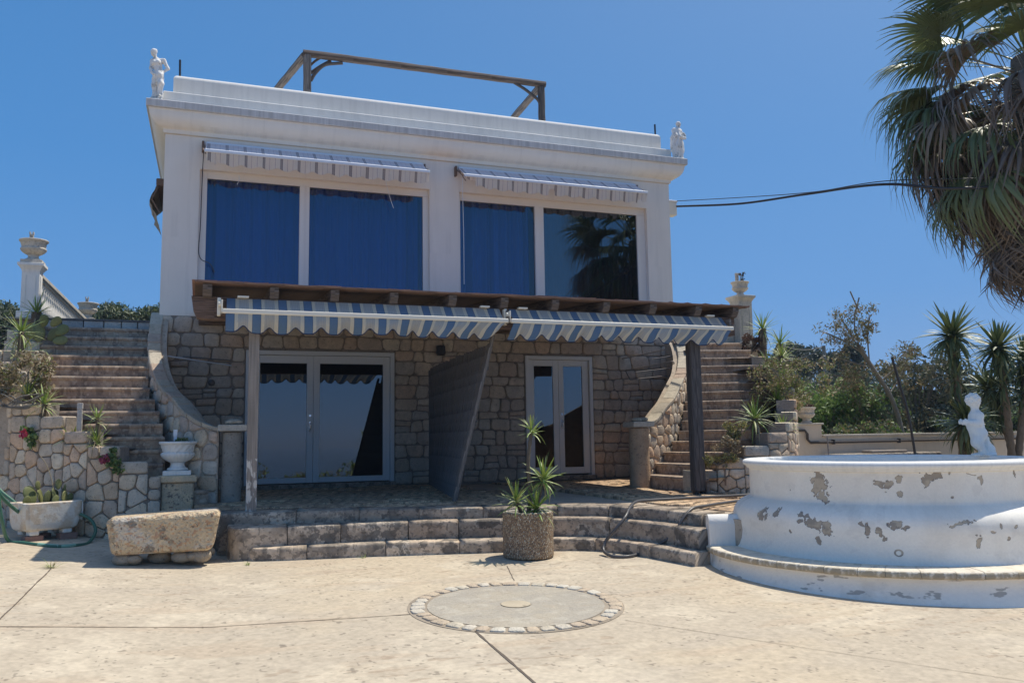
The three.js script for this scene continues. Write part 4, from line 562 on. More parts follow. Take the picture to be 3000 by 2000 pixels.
single('crank_cord', tube([[4.57, 6.55, .12], [4.575, 6.3, .08], [4.59, 5.8, .05], [4.6, 5.3, .04], [4.6, 4.4, .04]], .007, 40, 5), M.railBlue, 'thin pale cord hanging beside the right upper window', 'cord');
single('torn_tape', tube([[3.0, 6.36, .2], [3.08, 6.12, .1], [3.15, 5.95, .04], [3.2, 5.82, .03]], .006, 24, 5), M.railBlue, 'thin white strip dangling in front of the second upper pane', 'strip');
single('torn_tape', tube([[.36, 6.2, .02], [.36, 6.12, .0], [.33, 6.03, .02]], .007, 16, 5), M.railBlue, 'short white strip dangling before the first upper pane', 'strip');
{ const o = thing('side_awning', 'ragged folded old awning on the left side wall of the house', 'awning', [-1.0, 5.6, -1.5]); rnd = mulberry(15);
  part('fabric', grid((u, v) => [-.02 - .15 * Math.pow(Math.sin(u * 2.4 + .3), 2) * (.6 + .6 * vn(u * 7, v * 5)), lerp(.5, -.1, u) + .05 * vn(v * 20, u * 9), lerp(-.9, .9, v)], 14, 40, 4, 5), std({ map: tStripe3, color: C(.55, .5, .42), side: THREE.DoubleSide }), o);
  part('arm', [bar([.0, .52, .9], [-.12, .2, .95], .015), bar([-.12, .2, .95], [.02, -.05, .93], .015), rbox(-.06, .1, .47, .60, -.95, .95, .02)], M.rust, o); }
// ---------------------------------------------------------------- leaning reed screen
{
  rnd = mulberry(91); const o = thing('reed_screen', 'dark weathered reed screen leaning out from the stone wall between the doors', 'screen');
  const N = 84, reeds = []; const B = t => [lerp(3.87, 3.2, t), .56, lerp(.12, 4.25, t)], T = t => [lerp(3.87, 3.74, t), lerp(2.70, 2.64, t) + .09 * Math.sin(t * 2.6) - .10 * t * (1 - t) + (t > .75 ? .05 * (t - .75) * 4 : 0), lerp(.12, 4.25, t)];
  for (let i = 0; i < N; i++) { const t = (i + .5) / N, b = B(t), p = T(t), dx = rr(-.008, .008), h = rr(-.025, .02); const mid = [(b[0] + p[0]) / 2 + rr(-.012, .012) + .05 * Math.sin(t * 3), (b[1] + p[1]) / 2, (b[2] + p[2]) / 2 + rr(-.008, .008)]; const g = beamBox([b[0], b[1], b[2]], mid, .018 + rr(0, .006), .045, .4), g2 = beamBox(mid, [p[0] + dx, p[1] + h, p[2]], .018 + rr(0, .006), .045, .4); for (const q of [g, g2]) reeds.push(q); }
  for (let i = 0; i < N; i++) part('reed', [reeds[2 * i], reeds[2 * i + 1]], i > N - 8 ? M.postGrey : M.reed, o);
  part('edge_post', [beamBox([3.16, .54, 4.30], [3.76, 2.86, 4.30], .06, .05), beamBox([3.22, .55, 4.22], [3.70, 2.70, 4.24], .035, .03)], M.postGrey, o);
  for (const k of [.16, .5, .84]) { const a = B(.02), b = T(.02), c = B(.98), d = T(.98); part('batten', beamBox([lerp(a[0], b[0], k) + .045, lerp(a[1], b[1], k), .15], [lerp(c[0], d[0], k) + .05, lerp(c[1], d[1], k), 4.2], .02, .05), M.reed, o); }
  rebase(o, 3.5, .56, 2.2);
}
// ---------------------------------------------------------------- wall fittings
{ const o = thing('wall_lamp', 'small black lamp fixed high on the stone wall above the reed screen', 'lamp', [4.1, 2.98, .03]); part('shade', rev([[.0, .19], [.07, .185], [.085, .17], [.09, .03], [.075, .0], [.0, .005]], 0, 360, 20).translate(0, 0, .09), M.black, o); part('arm', rbox(-.03, .03, .09, .15, -.03, .06, .01), M.black, o); }
{ const o = thing('drying_rack', 'grey wire drying rack fixed over the right coping wall', 'drying rack'); const bars = [[[7.9, 2.97, .25], [8.594, 3.116, .8]], [[8.0, 2.73, .2], [8.70, 2.868, .85]], [[8.60, 2.968, .3], [9.1, 3.05, .5]], [[8.20, 2.69, .25], [8.99, 2.78, .55]], [[8.10, 2.54, .2], [8.94, 2.623, .5]]]; for (const [a, b] of bars) part('rail', bar(a, b, .011), M.iron, o); part('upright', [tube([[8.70, 2.868, .85], [8.74, 2.86, .87], [8.75, 2.82, .87], [8.75, 2.2, .87]], .013, 30)], M.iron, o); part('rail', bar([8.1, 2.54, .2], [8.0, 2.73, .2], .011), M.iron, o); rebase(o, 8.5, 2.2, .5); }
{ const o = thing('drying_rack', 'pale rail fixed across the stone wall behind the left coping wall', 'drying rack'); part('rail', bar([-.70, 2.80, .9], [.3, 2.73, .1], .012), M.railBlue, o); part('rail', bar([-.5, 2.87, .1], [.3, 2.82, .1], .01), M.iron, o); rebase(o, -.2, 2.75, .4); }
single('wall_hook', rev([[0, .04], [.05, .03], [.06, 0], [.05, -.03], [0, -.04]], 0, 360, 14).rotateX(Math.PI / 2).translate(-.02, 2.43, .03), M.iron, 'small round iron fitting on the stone wall left of the wide door', 'fitting');
{ const o = thing('junction_box', 'cream cable box on the right side wall of the house', 'box', [9.42, 6.35, -.15]); part('box', rbox(-.1, .1, -.16, .13, -.1, .1, .012), M.rail, o); part('lid', rbox(-.11, .12, .131, .17, -.11, .11, .01), M.frameCream, o); }
single('overhead_cable', tube([[9.5, 6.40, -.1], [10.05, 6.07, 1.5], [10.28, 5.8, 3.2], [9.95, 5.25, 5.6], [10.2, 5.0, 6.3], [10.9, 4.9, 7]], .022, 60, 6), M.black, 'thick dark cable sagging from the house to the palm', 'cable');
single('overhead_cable', tube([[9.5, 6.52, -.1], [10.1, 6.18, 1.6], [10.2, 5.75, 3.5], [9.9, 5.3, 5.6], [10.6, 5.1, 6.6]], .008, 60, 5), M.black, 'thin upper wire from the house to the palm', 'cable');
// ---------------------------------------------------------------- roof furniture
{
  const o = thing('roof_pergola', 'bare frame of round timber on the flat roof', 'pergola'); const z = -1, yb = 9.12; rnd = mulberry(101);
  const log = (a, b, r) => { const A = new V3(...a), B = new V3(...b), L = A.distanceTo(B), g = new THREE.CylinderGeometry(r, r * 1.05, L, 12, 24), p = g.attributes.position; for (let i = 0; i < p.count; i++) { const k = 1 + .14 * (vn(p.getY(i) * 5 + r * 99, Math.atan2(p.getZ(i), p.getX(i)) * 1.5 + 5) - .5); p.setX(i, p.getX(i) * k); p.setZ(i, p.getZ(i) * k); } const uv = g.attributes.uv; for (let i = 0; i < uv.count; i++) uv.setXY(i, uv.getY(i) * L, uv.getX(i) * .5); g.computeVertexNormals(); return g.applyQuaternion(new THREE.Quaternion().setFromUnitVectors(new V3(0, 1, 0), B.sub(A).normalize())).translate(...A.add(new V3(...b)).multiplyScalar(.5).toArray()); };
  part('post', log([1.655, 7.4, z], [1.645, yb + .02, z], .082), M.postGrey, o); part('post', log([6.75, 7.4, z], [6.74, yb + .03, z], .078), M.postDark, o);
  part('front_beam', log([1.56, yb + .06, z], [6.84, yb + .10, z], .07), M.roofWood, o);
  part('side_beam', log([1.60, yb + .02, z], [.55, yb - .15, -5.2], .075), M.postGrey, o); part('side_beam', log([6.72, yb + .04, z], [6.75, yb - .05, -5.4], .075), M.postGrey, o); part('back_beam', log([.4, yb - .15, -5.2], [6.9, yb - .05, -5.4], .07), M.postGrey, o);
  part('post', log([.55, 7.4, -5.2], [.55, yb - .15, -5.2], .075), M.postGrey, o); part('post', log([6.75, 7.4, -5.4], [6.75, yb - .05, -5.4], .075), M.postGrey, o);
  part('brace', tube([[1.72, 8.62, z], [1.80, 8.78, z], [1.98, 8.98, z], [2.2, 9.05, z], [2.35, 9.08, z]], .034, 30, 8), M.roofWood, o); part('brace', tube([[1.72, 8.82, z - .1], [1.9, 8.98, z - .1], [2.12, 9.12, z - .05]], .034, 24, 8), M.roofWood, o); part('brace', tube([[1.7, 9.0, z - .2], [1.82, 9.1, z - .1], [1.95, 9.16, z]], .025, 20, 8), M.roofWood, o);
  part('brace', tube([[6.75, 8.6, z + .02], [6.66, 8.82, z + .02], [6.5, 8.94, z + .02], [6.35, 9.05, z], [6.1, 9.17, z]], .034, 30, 8), M.postDark, o);
  rebase(o, 4.2, 7.42, -3);
}
single('roof_rod', bar([-.70, 7.9, -.3], [-.71, 8.39, -.3], .02), M.black, 'thin black rod standing on the left end of the parapet', 'rod');
single('roof_rod', bar([9.19, 7.9, -.3], [9.185, 8.31, -.3], .02), M.black, 'thin black rod standing on the right end of the parapet', 'rod');

// ---------------------------------------------------------------- round fountain basin with peeling paint
{
  const FX = 7.289, FZ = 7.832, patches = [[157.6, .849, 4.2, .10], [156.4, .76, 2.6, .05], [134.9, .894, 4, .03], [131.5, .90, 3, .032], [127.5, .918, 1.7, .02], [127.7, .819, 1.7, .02], [118.5, .965, 3.2, .035], [116, .975, 2.6, .025], [119.6, .92, 1.4, .03], [110, .986, .9, .01], [99.8, .96, 2.6, .035], [98.8, .91, 1.3, .04], [109.7, .767, .9, .014], [103, 1.0, 3, .006], [79.5, .985, .7, .05], [170.2, .816, .5, .01], [132, .815, .5, .012], [180, .515, 4, .05], [172.8, .57, 1.6, .05], [162.5, .57, 2, .03], [158.5, .535, 3, .035], [155.5, .50, 3, .03], [152.0, .47, 2.2, .06], [154.9, .36, 1.8, .04], [141.5, .52, 1.5, .025], [139, .465, 1.7, .05], [134.9, .42, 1.4, .05], [133.2, .37, 1.3, .03], [131, .515, 2.2, .05], [128.3, .49, 2, .035], [107, .385, 1.2, .05], [101.7, .464, 1.2, .014], [95.4, .366, 1.6, .02], [91.6, .475, .9, .016], [111.3, .553, 5, .016], [98, .49, .8, .02], [84, .5, 1, .014], [166, .42, .7, .03]];
  const A0 = -30, A1 = 210, Y0 = -.4, Y1 = 1.14;
  const peel = (a, y) => { const X = a * D2R * 1.6, w1 = fbm(X * 5 + 1, y * 5 + 3, 0, 4, .55) - .5, w2 = fbm(X * 5 + 31, y * 5 + 13, 0, 4, .55) - .5, w = fbm(X * 26, y * 26, 0, 4, .62) - .5, A = a + w1 * 5.2, Y = y + w2 * .15; let d = 0; for (const [pa, py, ww, hh] of patches) { const r = Math.hypot((A - pa) / (ww * .66), (Y - py) / (hh * 1.02)); if (r < 2.2) d = Math.max(d, 1.3 - r + w * 2.2); } return d; };
  const tF = tex(2048, 1024, (u, v) => {
    const a = A0 + (A1 - A0) * u, y = Y0 + (Y1 - Y0) * v, X = a * D2R * 1.6, w = fbm(X * 9, y * 9, 0, 5, .6), w2 = fbm(X * 2.2, y * 2.2 + 8, 0, 4), f = fbm(X * 60, y * 60, 0, 2);
    let d = peel(a, y);
    const ring = Math.abs(Math.hypot((a - 130.7) / 1.1, (y - .252) / .028) - 1) < .28 + .3 * (w - .5) ? 1 : 0; if (ring) d = 1;
    let c = mix3([.92, .86, .755], [.87, .80, .69], smooth(.4, .7, w2)); c = mix3(c, [.55, .50, .44], smooth(.58, .74, fbm(X * 5 + 2, y * 6 + 5, 0, 5, .6)) * .22);
    c = mix3(c, [.62, .56, .47], smooth(.60, .74, fbm(X * 4 + 9, y * 1.2, 0, 4)) * (y < .1 ? .55 : .12));
    const low = y < .06 && y > -.1 && smooth(.64, .70, fbm(X * 7 + 4, y * 14, 0, 4, .6)); if (low) c = mix3(c, [.20, .17, .14], low * .6);
    if (d > .35) c = mix3([.36, .30, .235], [.52, .43, .32], smooth(.42, .58, fbm(X * 7 + 3, y * 9, 0, 4))); else if (d > .26) c = [.16, .145, .13];
    return mul(c, .96 + .08 * f);
  });
  const tFB = tex(2048, 1024, (u, v) => { const a = A0 + (A1 - A0) * u, y = Y0 + (Y1 - Y0) * v, X = a * D2R * 1.6, w = fbm(X * 9, y * 9, 0, 5, .6); const d = peel(a, y); return clamp(.75 - (d > .3 ? .4 : 0) + .12 * (fbm(X * 3, y * 3, 0, 5, .55) - .5) + .06 * (fbm(X * 50, y * 50, 0, 2) - .5)); }, false);
  M.basin = std({ map: tF, bumpMap: tFB, bumpScale: .012, roughness: .75 });
  const o = thing('fountain_basin', 'round white fountain basin with peeling paint and a low seat ledge', 'fountain', [FX, -.08, FZ]); const oy = .08;
  const R = (p, a0, a1, n) => { const g = rev(p.map(([r, y]) => [r, y + oy]), a0, a1, n, 1), P = g.attributes.position, U = g.attributes.uv; for (let i = 0; i < P.count; i++) { let a = Math.atan2(P.getZ(i), P.getX(i)) / D2R; if (a < -60 && a1 > 200) a += 360; U.setXY(i, (a - A0) / (A1 - A0), (P.getY(i) - oy - Y0) / (Y1 - Y0)); } return g; };
  part('wall', R([[1.735, .13], [1.715, .17], [1.70, .24], [1.692, .33], [1.698, .41], [1.696, .48], [1.68, .54], [1.65, .59], [1.60, .632], [1.55, .658], [1.505, .672], [1.49, .69], [1.49, .72], [1.488, .95], [1.49, 1.0]], -150, 210, 144), M.basin, o);
  const rim = rev([[1.48, 1.0], [1.51, 1.002], [1.522, 1.015], [1.525, 1.03], [1.548, 1.036], [1.562, 1.055], [1.563, 1.075], [1.55, 1.095], [1.525, 1.102], [1.36, 1.104], [1.335, 1.095], [1.325, 1.07], [1.32, .9], [1.32, .55], [0, .52]].map(([r, y]) => [r, y + oy]), 0, 360, 128, 1); part('rim', rim, std({ color: C(.86, .84, .80), map: tPlaster, bumpMap: tFB, bumpScale: .006, roughness: .75 }), o);
  part('base', R([[2.14, -.36], [2.12, -.20], [2.10, -.16], [2.06, -.11], [2.025, -.06], [2.005, .0], [2.0, .068]], -30, 203, 110), M.basin, o);
  part('end_block', [rbox(1.5, 2.03, -.3, .40, -.11, .11, .02, 1).translate(0, oy, 0).rotateY(-203 * D2R), triUV(new THREE.CylinderGeometry(.109, .109, .528, 20).rotateZ(Math.PI / 2).translate(1.765, .375 + oy, 0).rotateY(-203 * D2R))], M.whiteTrim, o);
  rnd = mulberry(111); let a = 203; const tLedge = tex(512, 256, (u, v) => { const a = fbm(u * 6, v * 6, 6, 5, .6), b = fbm(u * 22, v * 11, 11, 4, .6); let c = mix3([.76, .68, .55], [.68, .60, .47], a); const nose = v > .60 && v < .735; c = mix3(c, [.36, .29, .19], nose ? smooth(.30, .55, b) * .85 : smooth(.62, .70, b) * .35); return mul(c, .9 + .2 * fbm(u * 40, v * 40, 40, 2)); });
  const tm = [[1, 1, 1], [.96, .95, .93], [1.03, 1.02, 1], [.98, .97, .98]].map(c => std({ color: C(...c), map: tLedge, bumpMap: tStoneB, bumpScale: .006 }));
  while (a > -28) { const da = rr(6.5, 9), g = rev([[1.6, .066], [2.03, .066], [2.052, .074], [2.058, .09], [2.056, .118], [2.045, .133], [2.02, .140], [1.6, .142]].map(([r, y]) => [r, y + oy + rr(-.0015, .0015)]), a - da + .05, a - .05, 5, .7); { const U = g.attributes.uv, n = 8; for (let q = 0; q < U.count; q++) U.setXY(q, U.getX(q) * .8, [.2, .58, .61, .64, .70, .74, .78, 1][q % n]); }; part('ledge_tile', g, pick(tm), o); a -= da; }
}
// ---------------------------------------------------------------- sword-leaved plants: every leaf its own mesh
function blade(L, w, droop, fold, seed) { const n = 6, pos = [], idx = []; for (let i = 0; i <= n; i++) { const t = i / n, ww = w * .5 * Math.min(1, .45 + t * 3) * Math.pow(1 - t, .55) * (t < .02 ? .5 : 1) + .0006, y = L * (t - droop * t * t * .32), x = L * droop * t * t * .75; const f = fold * ww; pos.push(x, y, -ww, x - f, y, 0, x, y, ww); if (i < n) { const a = i * 3; idx.push(a, a + 3, a + 1, a + 1, a + 3, a + 4, a + 1, a + 4, a + 2, a + 2, a + 4, a + 5); } } const g = new THREE.BufferGeometry(); g.setAttribute('position', new THREE.Float32BufferAttribute(pos, 3)); g.setIndex(idx); g.computeVertexNormals(); return g; }
const BL = {}; function bladeSet(L, w) { const k = L.toFixed(2) + w.toFixed(3); if (!BL[k]) BL[k] = [.02, .12, .3, .6, 1.0].map((d, i) => blade(L, w, d, .5, i)); return BL[k]; }
function crown(parent, at, L, w, n, mats, dry = 0, lo = -35, tilt = [0, 0], dryMats = M.yuccaDry) {
  const set = bladeSet(L, w); for (let i = 0; i < n; i++) { const t = (i + .5) / n, el = lerp(86, lo, Math.pow(t, .85)) + rr(-9, 9), az = i * 137.5 + rr(-14, 14); const isDry = t > 1 - dry; const g = set[Math.min(4, Math.floor(t * 3.2 + rr(0, 1.4)) + (isDry ? 1 : 0))]; const m = sh(new THREE.Mesh(g, isDry ? pick(dryMats) : pick(mats))); m.name = 'leaf'; const k = rr(.72, 1.05) * (isDry ? .9 : 1) * (t < .12 ? .8 : 1); m.scale.set(k, k, k); m.position.set(at[0] + rr(-.012, .012), at[1] + rr(-.03, .03) - t * .06, at[2] + rr(-.012, .012)); m.rotation.order = 'YXZ'; m.rotation.set(tilt[1], az * D2R, -(90 - el) * D2R + tilt[0]); parent.add(m); }
}
function stem(parent, pts, r0, r1, mat = M.bark) { const c = new THREE.CatmullRomCurve3(pts.map(p => new V3(...p))), g = new THREE.TubeGeometry(c, 24, 1, 9), p = g.attributes.position, n = 10; for (let i = 0; i < p.count; i++) { const s = Math.floor(i / n), ctr = c.getPointAt(Math.min(1, s / 24)), k = lerp(r0, r1, s / 24) * (1 + .22 * (s % 2 ? .5 : -.3)) ; const v = new V3().fromBufferAttribute(p, i).sub(ctr).multiplyScalar(k).add(ctr); p.setXYZ(i, v.x, v.y, v.z); } g.computeVertexNormals(); const uv = g.attributes.uv; for (let i = 0; i < uv.count; i++) uv.setXY(i, uv.getX(i) * 3, uv.getY(i)); return part('trunk', g, mat, parent); }
function yucca(label, base, h, L, w, n, dry, seed, group, lean = [0, 0], r = .05, mats = M.yucca, lo = -35) { rnd = mulberry(seed); const o = thing('yucca_plant', label, 'yucca', base, group); if (h > .02) stem(o, [[0, -.05, 0], [lean[0] * .4, h * .5, lean[1] * .4], [lean[0], h, lean[1]]], r, r * .8); crown(o, [lean[0], h, lean[1]], L, w, n, mats, dry, lo); return o; }
{ // round pebble-dash planter with a yucca of three heads
  const px = 3.62, pz = 5.94, y0 = gy(px, pz);
  const tAgg = tex(1024, 512, (u, v) => { const N = 96, x = u * N, y = v * N / 2, xi = Math.floor(x), yi = Math.floor(y); let best = 9, second = 9, id = 0; for (let dx = -1; dx <= 1; dx++) for (let dy = -1; dy <= 1; dy++) { const cx = ((xi + dx) % N + N) % N, cy = ((yi + dy) % 48 + 48) % 48, h1 = hash(cx * 3 + 1, cy * 7 + 2), h2 = hash(cx * 5 + 11, cy * 3 + 5), d = Math.hypot(xi + dx + h1 - x, yi + dy + h2 - y); if (d < best) { second = best; best = d; id = hash(cx + 71, cy + 37); } else if (d < second) second = d; } const e = smooth(.04, .22, second - best); const c = id < .3 ? [.44, .30, .18] : id < .55 ? [.30, .20, .12] : id < .75 ? [.55, .43, .29] : id < .9 ? [.22, .15, .10] : [.66, .58, .46]; return mix3([.14, .105, .075], c, e); });
  const tAggB = tex(1024, 512, (u, v) => { const N = 96, x = u * N, y = v * N / 2, xi = Math.floor(x), yi = Math.floor(y); let best = 9; for (let dx = -1; dx <= 1; dx++) for (let dy = -1; dy <= 1; dy++) { const cx = ((xi + dx) % N + N) % N, cy = ((yi + dy) % 48 + 48) % 48, d = Math.hypot(xi + dx + hash(cx * 3 + 1, cy * 7 + 2) - x, yi + dy + hash(cx * 5 + 11, cy * 3 + 5) - y); best = Math.min(best, d); } return clamp(1 - best); }, false);
  const o = thing('round_planter', 'round pebble dash concrete planter standing before the steps', 'planter', [px, y0, pz]);
  const body = rev([[.28, 0], [.300, .008], [.305, .03], [.305, .52], [.298, .533], [.29, .535]], 0, 360, 64, 1); { const U = body.attributes.uv, P = body.attributes.position; for (let i = 0; i < U.count; i++) U.setXY(i, (Math.atan2(P.getZ(i), P.getX(i)) / 2 / Math.PI) * 2, P.getY(i) * 1.05); const B2 = strip(body), u = B2.attributes.uv; for (let i = 0; i < u.count; i += 3) { const mx = Math.max(u.getX(i), u.getX(i + 1), u.getX(i + 2)); for (let k = 0; k < 3; k++) if (mx - u.getX(i + k) > 1) u.setX(i + k, u.getX(i + k) + 2); } part('body', B2, std({ map: tAgg, bumpMap: tAggB, bumpScale: .012 }), o); }
  part('rim', rev([[.291, .533], [.285, .538], [.262, .538], [.255, .53], [.25, .45], [0, .44]], 0, 360, 64, 1), std({ color: C(.55, .50, .43), map: tStone }), o);
  part('soil', new THREE.CircleGeometry(.25, 28).rotateX(-Math.PI / 2).translate(0, .46, 0), M.soil, o);
  rnd = mulberry(121); const y = thing('yucca_plant', 'green yucca with a tall slim stem growing in the round planter', 'yucca', [px, y0 + .46, pz]);
  stem(y, [[.0, -.02, 0], [.03, .3, .02], [.015, .62, .0], [.07, 1.02, -.02]], .028, .02, M.bark); crown(y, [.075, 1.05, -.02], .27, .032, 24, M.yucca.slice(0, 2), 0, 5);
  stem(y, [[.05, -.02, .04], [.13, .25, .06], [.17, .44, .06]], .022, .018, M.bark); crown(y, [.19, .47, .06], .36, .04, 40, M.yucca, .08, -30, [.05, 0]);
  stem(y, [[-.06, -.02, .05], [-.13, .1, .08], [-.17, .2, .1]], .022, .018, M.bark); crown(y, [-.18, .22, .1], .34, .036, 32, M.yucca, .08, -20);
  stem(y, [[.04, -.02, .1], [.06, .06, .14], [.06, .12, .15]], .03, .024, M.bark); crown(y, [.06, .14, .15], .35, .04, 38, M.yucca, .1, -25);
  rnd = mulberry(5); for (let i = 0; i < 26; i++) { const a = rnd() * 6.28, r = rr(.05, .21), m = sh(new THREE.Mesh(bladeSet(.12, .03)[2], pick(M.yuccaDry.concat(M.yucca)))); m.name = 'leaf'; m.position.set(Math.cos(a) * r, .0, Math.sin(a) * r); m.rotation.set(rr(-.8, .8), rnd() * 6, rr(-.9, .9)); const k = rr(.4, .8); m.scale.set(k, k, k); y.add(m); }
}
yucca('small yucca with two heads in the lower left planter above purple flowers', [-1.43, 1.33, 2.95], .42, .27, .024, 22, 0, 131, null, [-.03, 0], .03, M.yucca, 0);
{ const o = scene.children[scene.children.length - 1]; crown(o, [-.02, .10, .05], .33, .024, 34, M.yucca, .35, -30); }
yucca('bushy yucca in the upper left planter above the red geranium', [-2.2, 1.78, 2.5], .18, .34, .028, 44, .2, 133, null, [.02, 0], .06);
yucca('tall yucca with bare trunk at the far left of the staircase', [-2.75, 2.45, 1.2], .66, .42, .032, 42, .2, 135, null, [.0, 0], .05);
yucca('dark yucca with stout trunk before the left balustrade', [-2.72, 3.2, .3], .34, .40, .032, 40, .1, 137, null, [.0, 0], .09, [M.yucca[0], M.yucca[2], M.yuccaDark[1]], -20);
yucca('pale spiky yucca in dry grass at the left edge of the stair', [-2.72, 2.2, 1.75], .1, .42, .026, 46, .5, 139, null, [0, 0], .05);
yucca('uppermost yucca beside the pier at the top of the right stair', [11.03, 3.05, .68], .58, .50, .036, 50, .12, 141, null, [.03, 0], .10);
yucca('second yucca from the top along the right stair wall', [10.98, 2.9, 1.15], .36, .46, .036, 46, .15, 143, null, [.1, .05], .06);
yucca('third yucca from the top along the right stair wall with dry skirt', [10.64, 2.7, 1.68], .24, .44, .034, 50, .3, 145, null, [.1, .0], .06);
yucca('fourth yucca from the top spilling over the right rubble wall', [10.18, 2.3, 2.3], .2, .40, .032, 50, .4, 147, null, [.07, .05], .05);
yucca('yellowing yucca hanging over the outer face of the right rubble wall', [9.92, 2.1, 2.95], .0, .40, .028, 46, .6, 148, null, [.05, .05], .05);
yucca('green yucca in the middle of the right stair planters', [9.38, 1.74, 3.25], .25, .42, .034, 50, .12, 149, null, [0, 0], .05);
yucca('lowest large yucca of the right stair planters above the small yellow succulent', [8.16, 1.25, 4.25], .40, .47, .038, 56, .12, 151, null, [0, 0], .06);
function leafy(o, name, clusters, per, size, cols, seed, flat = .0, asp = .45) {       // many small leaf faces through a crown
  const r = mulberry(seed), pos = [], col = [], nor = []; const q = new THREE.Quaternion(), e = new THREE.Euler(), a = new V3(), b = new V3(), c = new V3(), n = new V3();
  for (const [x, y, z, rx, ry, rz] of clusters) for (let i = 0; i < per; i++) { let u = r() * 2 - 1, th = r() * 6.283, rad = Math.pow(r(), .45), s = Math.sqrt(1 - u * u); const L = size * (.6 + .8 * r()), w = L * asp; e.set(r() * 6.283, r() * 6.283, r() * 6.283); q.setFromEuler(e); const px = x + rx * rad * s * Math.cos(th), py = y + ry * rad * u, pz = z + rz * rad * s * Math.sin(th); const k = .65 + .7 * r(), cc = cols[Math.floor(r() * cols.length)]; n.set(0, 0, -1).applyQuaternion(q); for (const t of [[[-w / 2, 0], [0, L * .5], [w / 2, 0]], [[-w / 2, 0], [w / 2, 0], [0, -L * .5]]]) for (const v of t) { a.set(v[0], v[1], 0).applyQuaternion(q); pos.push(px + a.x, py + a.y, pz + a.z); nor.push(n.x, n.y, n.z); col.push(cc[0] * k, cc[1] * k, cc[2] * k); } }
  const g = new THREE.BufferGeometry(); g.setAttribute('position', new THREE.Float32BufferAttribute(pos, 3)); g.setAttribute('normal', new THREE.Float32BufferAttribute(nor, 3)); g.setAttribute('color', new THREE.Float32BufferAttribute(col, 3)); g.setAttribute('uv', new THREE.Float32BufferAttribute(new Float32Array(pos.length / 3 * 2), 2)); return part(name, g, M.leafV, o);
}
const GR = [[.17, .27, .06], [.22, .33, .085], [.13, .22, .06], [.28, .36, .11]], OL = [[.28, .23, .12], [.22, .20, .10], [.34, .25, .13], [.17, .18, .09]], DK = [[.05, .068, .038], [.065, .085, .045], [.04, .055, .032]], GY = [[.13, .155, .10], [.11, .13, .085], [.16, .175, .12]], YL = [[.42, .38, .12], [.30, .30, .09], [.35, .26, .14], [.20, .22, .07]], DRY = [[.42, .34, .20], [.34, .26, .15], [.26, .19, .11], [.46, .40, .26]];
const clus = (seed, n, X, Y, Z, R) => { const r = mulberry(seed); return Array.from({ length: n }, () => { const k = R[0] + (R[1] - R[0]) * r(); return [X[0] + (X[1] - X[0]) * r(), Y[0] + (Y[1] - Y[0]) * r(), Z[0] + (Z[1] - Z[0]) * r(), k, k * .8, k]; }); };
function bush(name, label, cat, pos, cl, per, size, cols, seed, group, twig) { const o = thing(name, label, cat, pos, group); if (twig) { rnd = mulberry(seed + 1); const t = []; for (const c of cl) for (let i = 0; i < 2; i++) t.push(bar([rr(-.05, .05), 0, rr(-.05, .05)], [c[0] + rr(-.5, .5) * c[3], c[1] + rr(-.3, .6) * c[3], c[2] + rr(-.5, .5) * c[3]], twig * .9, twig * .4, 5)); part('branches', t, M.barkGrey, o); } leafy(o, 'foliage', cl, per, size, cols, seed); return o; }
for (const [p, h, L, n, d, lab, sd] of [[[10.2, 2.4, 2.05], .1, .4, 44, .35, 'small yucca between the rubble wall tiers, second above the yellowing one', 501], [[10.5, 2.66, 1.5], .12, .42, 44, .3, 'yucca with drooping tips in the upper part of the right rubble wall', 502], [[9.7, 1.96, 3.1], .08, .38, 44, .45, 'half dry yucca above the green yucca of the right planters', 503], [[8.75, 1.45, 4.2], .05, .34, 40, .3, 'low yucca between the lowest large yucca and the middle one', 504], [[-1.78, 1.42, 2.75], .05, .3, 36, .4, 'low grassy yucca beside the short grey post in the left planter', 505], [[-2.45, 1.98, 2.2], .12, .36, 40, .4, 'spiky half dry plant behind the red geranium', 506], [[-2.75, 2.75, 1.1], .1, .38, 40, .3, 'green yucca crown in the upper left planter box', 507]]) yucca(lab, p, h, L, .03, n, d, sd, null, [0, 0], .05);
bush('dry_plant', 'dry brown and green growth covering the edge of the right rubble wall', 'plant', [9.85, 2.0, 3.0], clus(511, 34, [-.75, .5], [-.35, .75], [-.3, .6], [.12, .2]), 110, .06, [[.42, .34, .20], [.34, .26, .15], [.22, .26, .08], [.28, .32, .10]], 512, null, .008);
bush('succulent_plant', 'yellow green succulent below the lowest right stair yucca', 'succulent', [7.62, 1.30, 4.5], clus(201, 7, [-.12, .12], [.03, .26], [-.1, .08], [.06, .1]), 120, .05, YL, 202, null, .008);
bush('succulent_plant', 'yellow flowering succulent at the foot of the dark post', 'succulent', [7.27, .93, 4.46], clus(203, 12, [-.3, .3], [.0, .12], [-.06, .1], [.06, .1]), 130, .045, YL, 204, null, .008);
bush('dry_plant', 'dry brown trailing plant on the lower right planter', 'plant', [7.42, 1.12, 4.52], clus(205, 10, [-.16, .18], [.0, .22], [-.05, .12], [.05, .1]), 90, .04, DRY, 206, null, .006);
bush('dry_plant', 'reddish dead plant at the foot of the right urn pier', 'plant', [10.75, 3.1, .62], clus(207, 10, [-.3, .25], [.0, .35], [-.1, .15], [.08, .16]), 120, .06, [[.14, .07, .045], [.10, .055, .04], [.18, .10, .06]], 208, null, .01);
single('broken_plank', beamBox([10.70, 2.86, 1.3], [10.56, 3.14, 1.18], .08, .04), M.postGrey, 'short grey plank leaning among the right stair yuccas', 'plank');
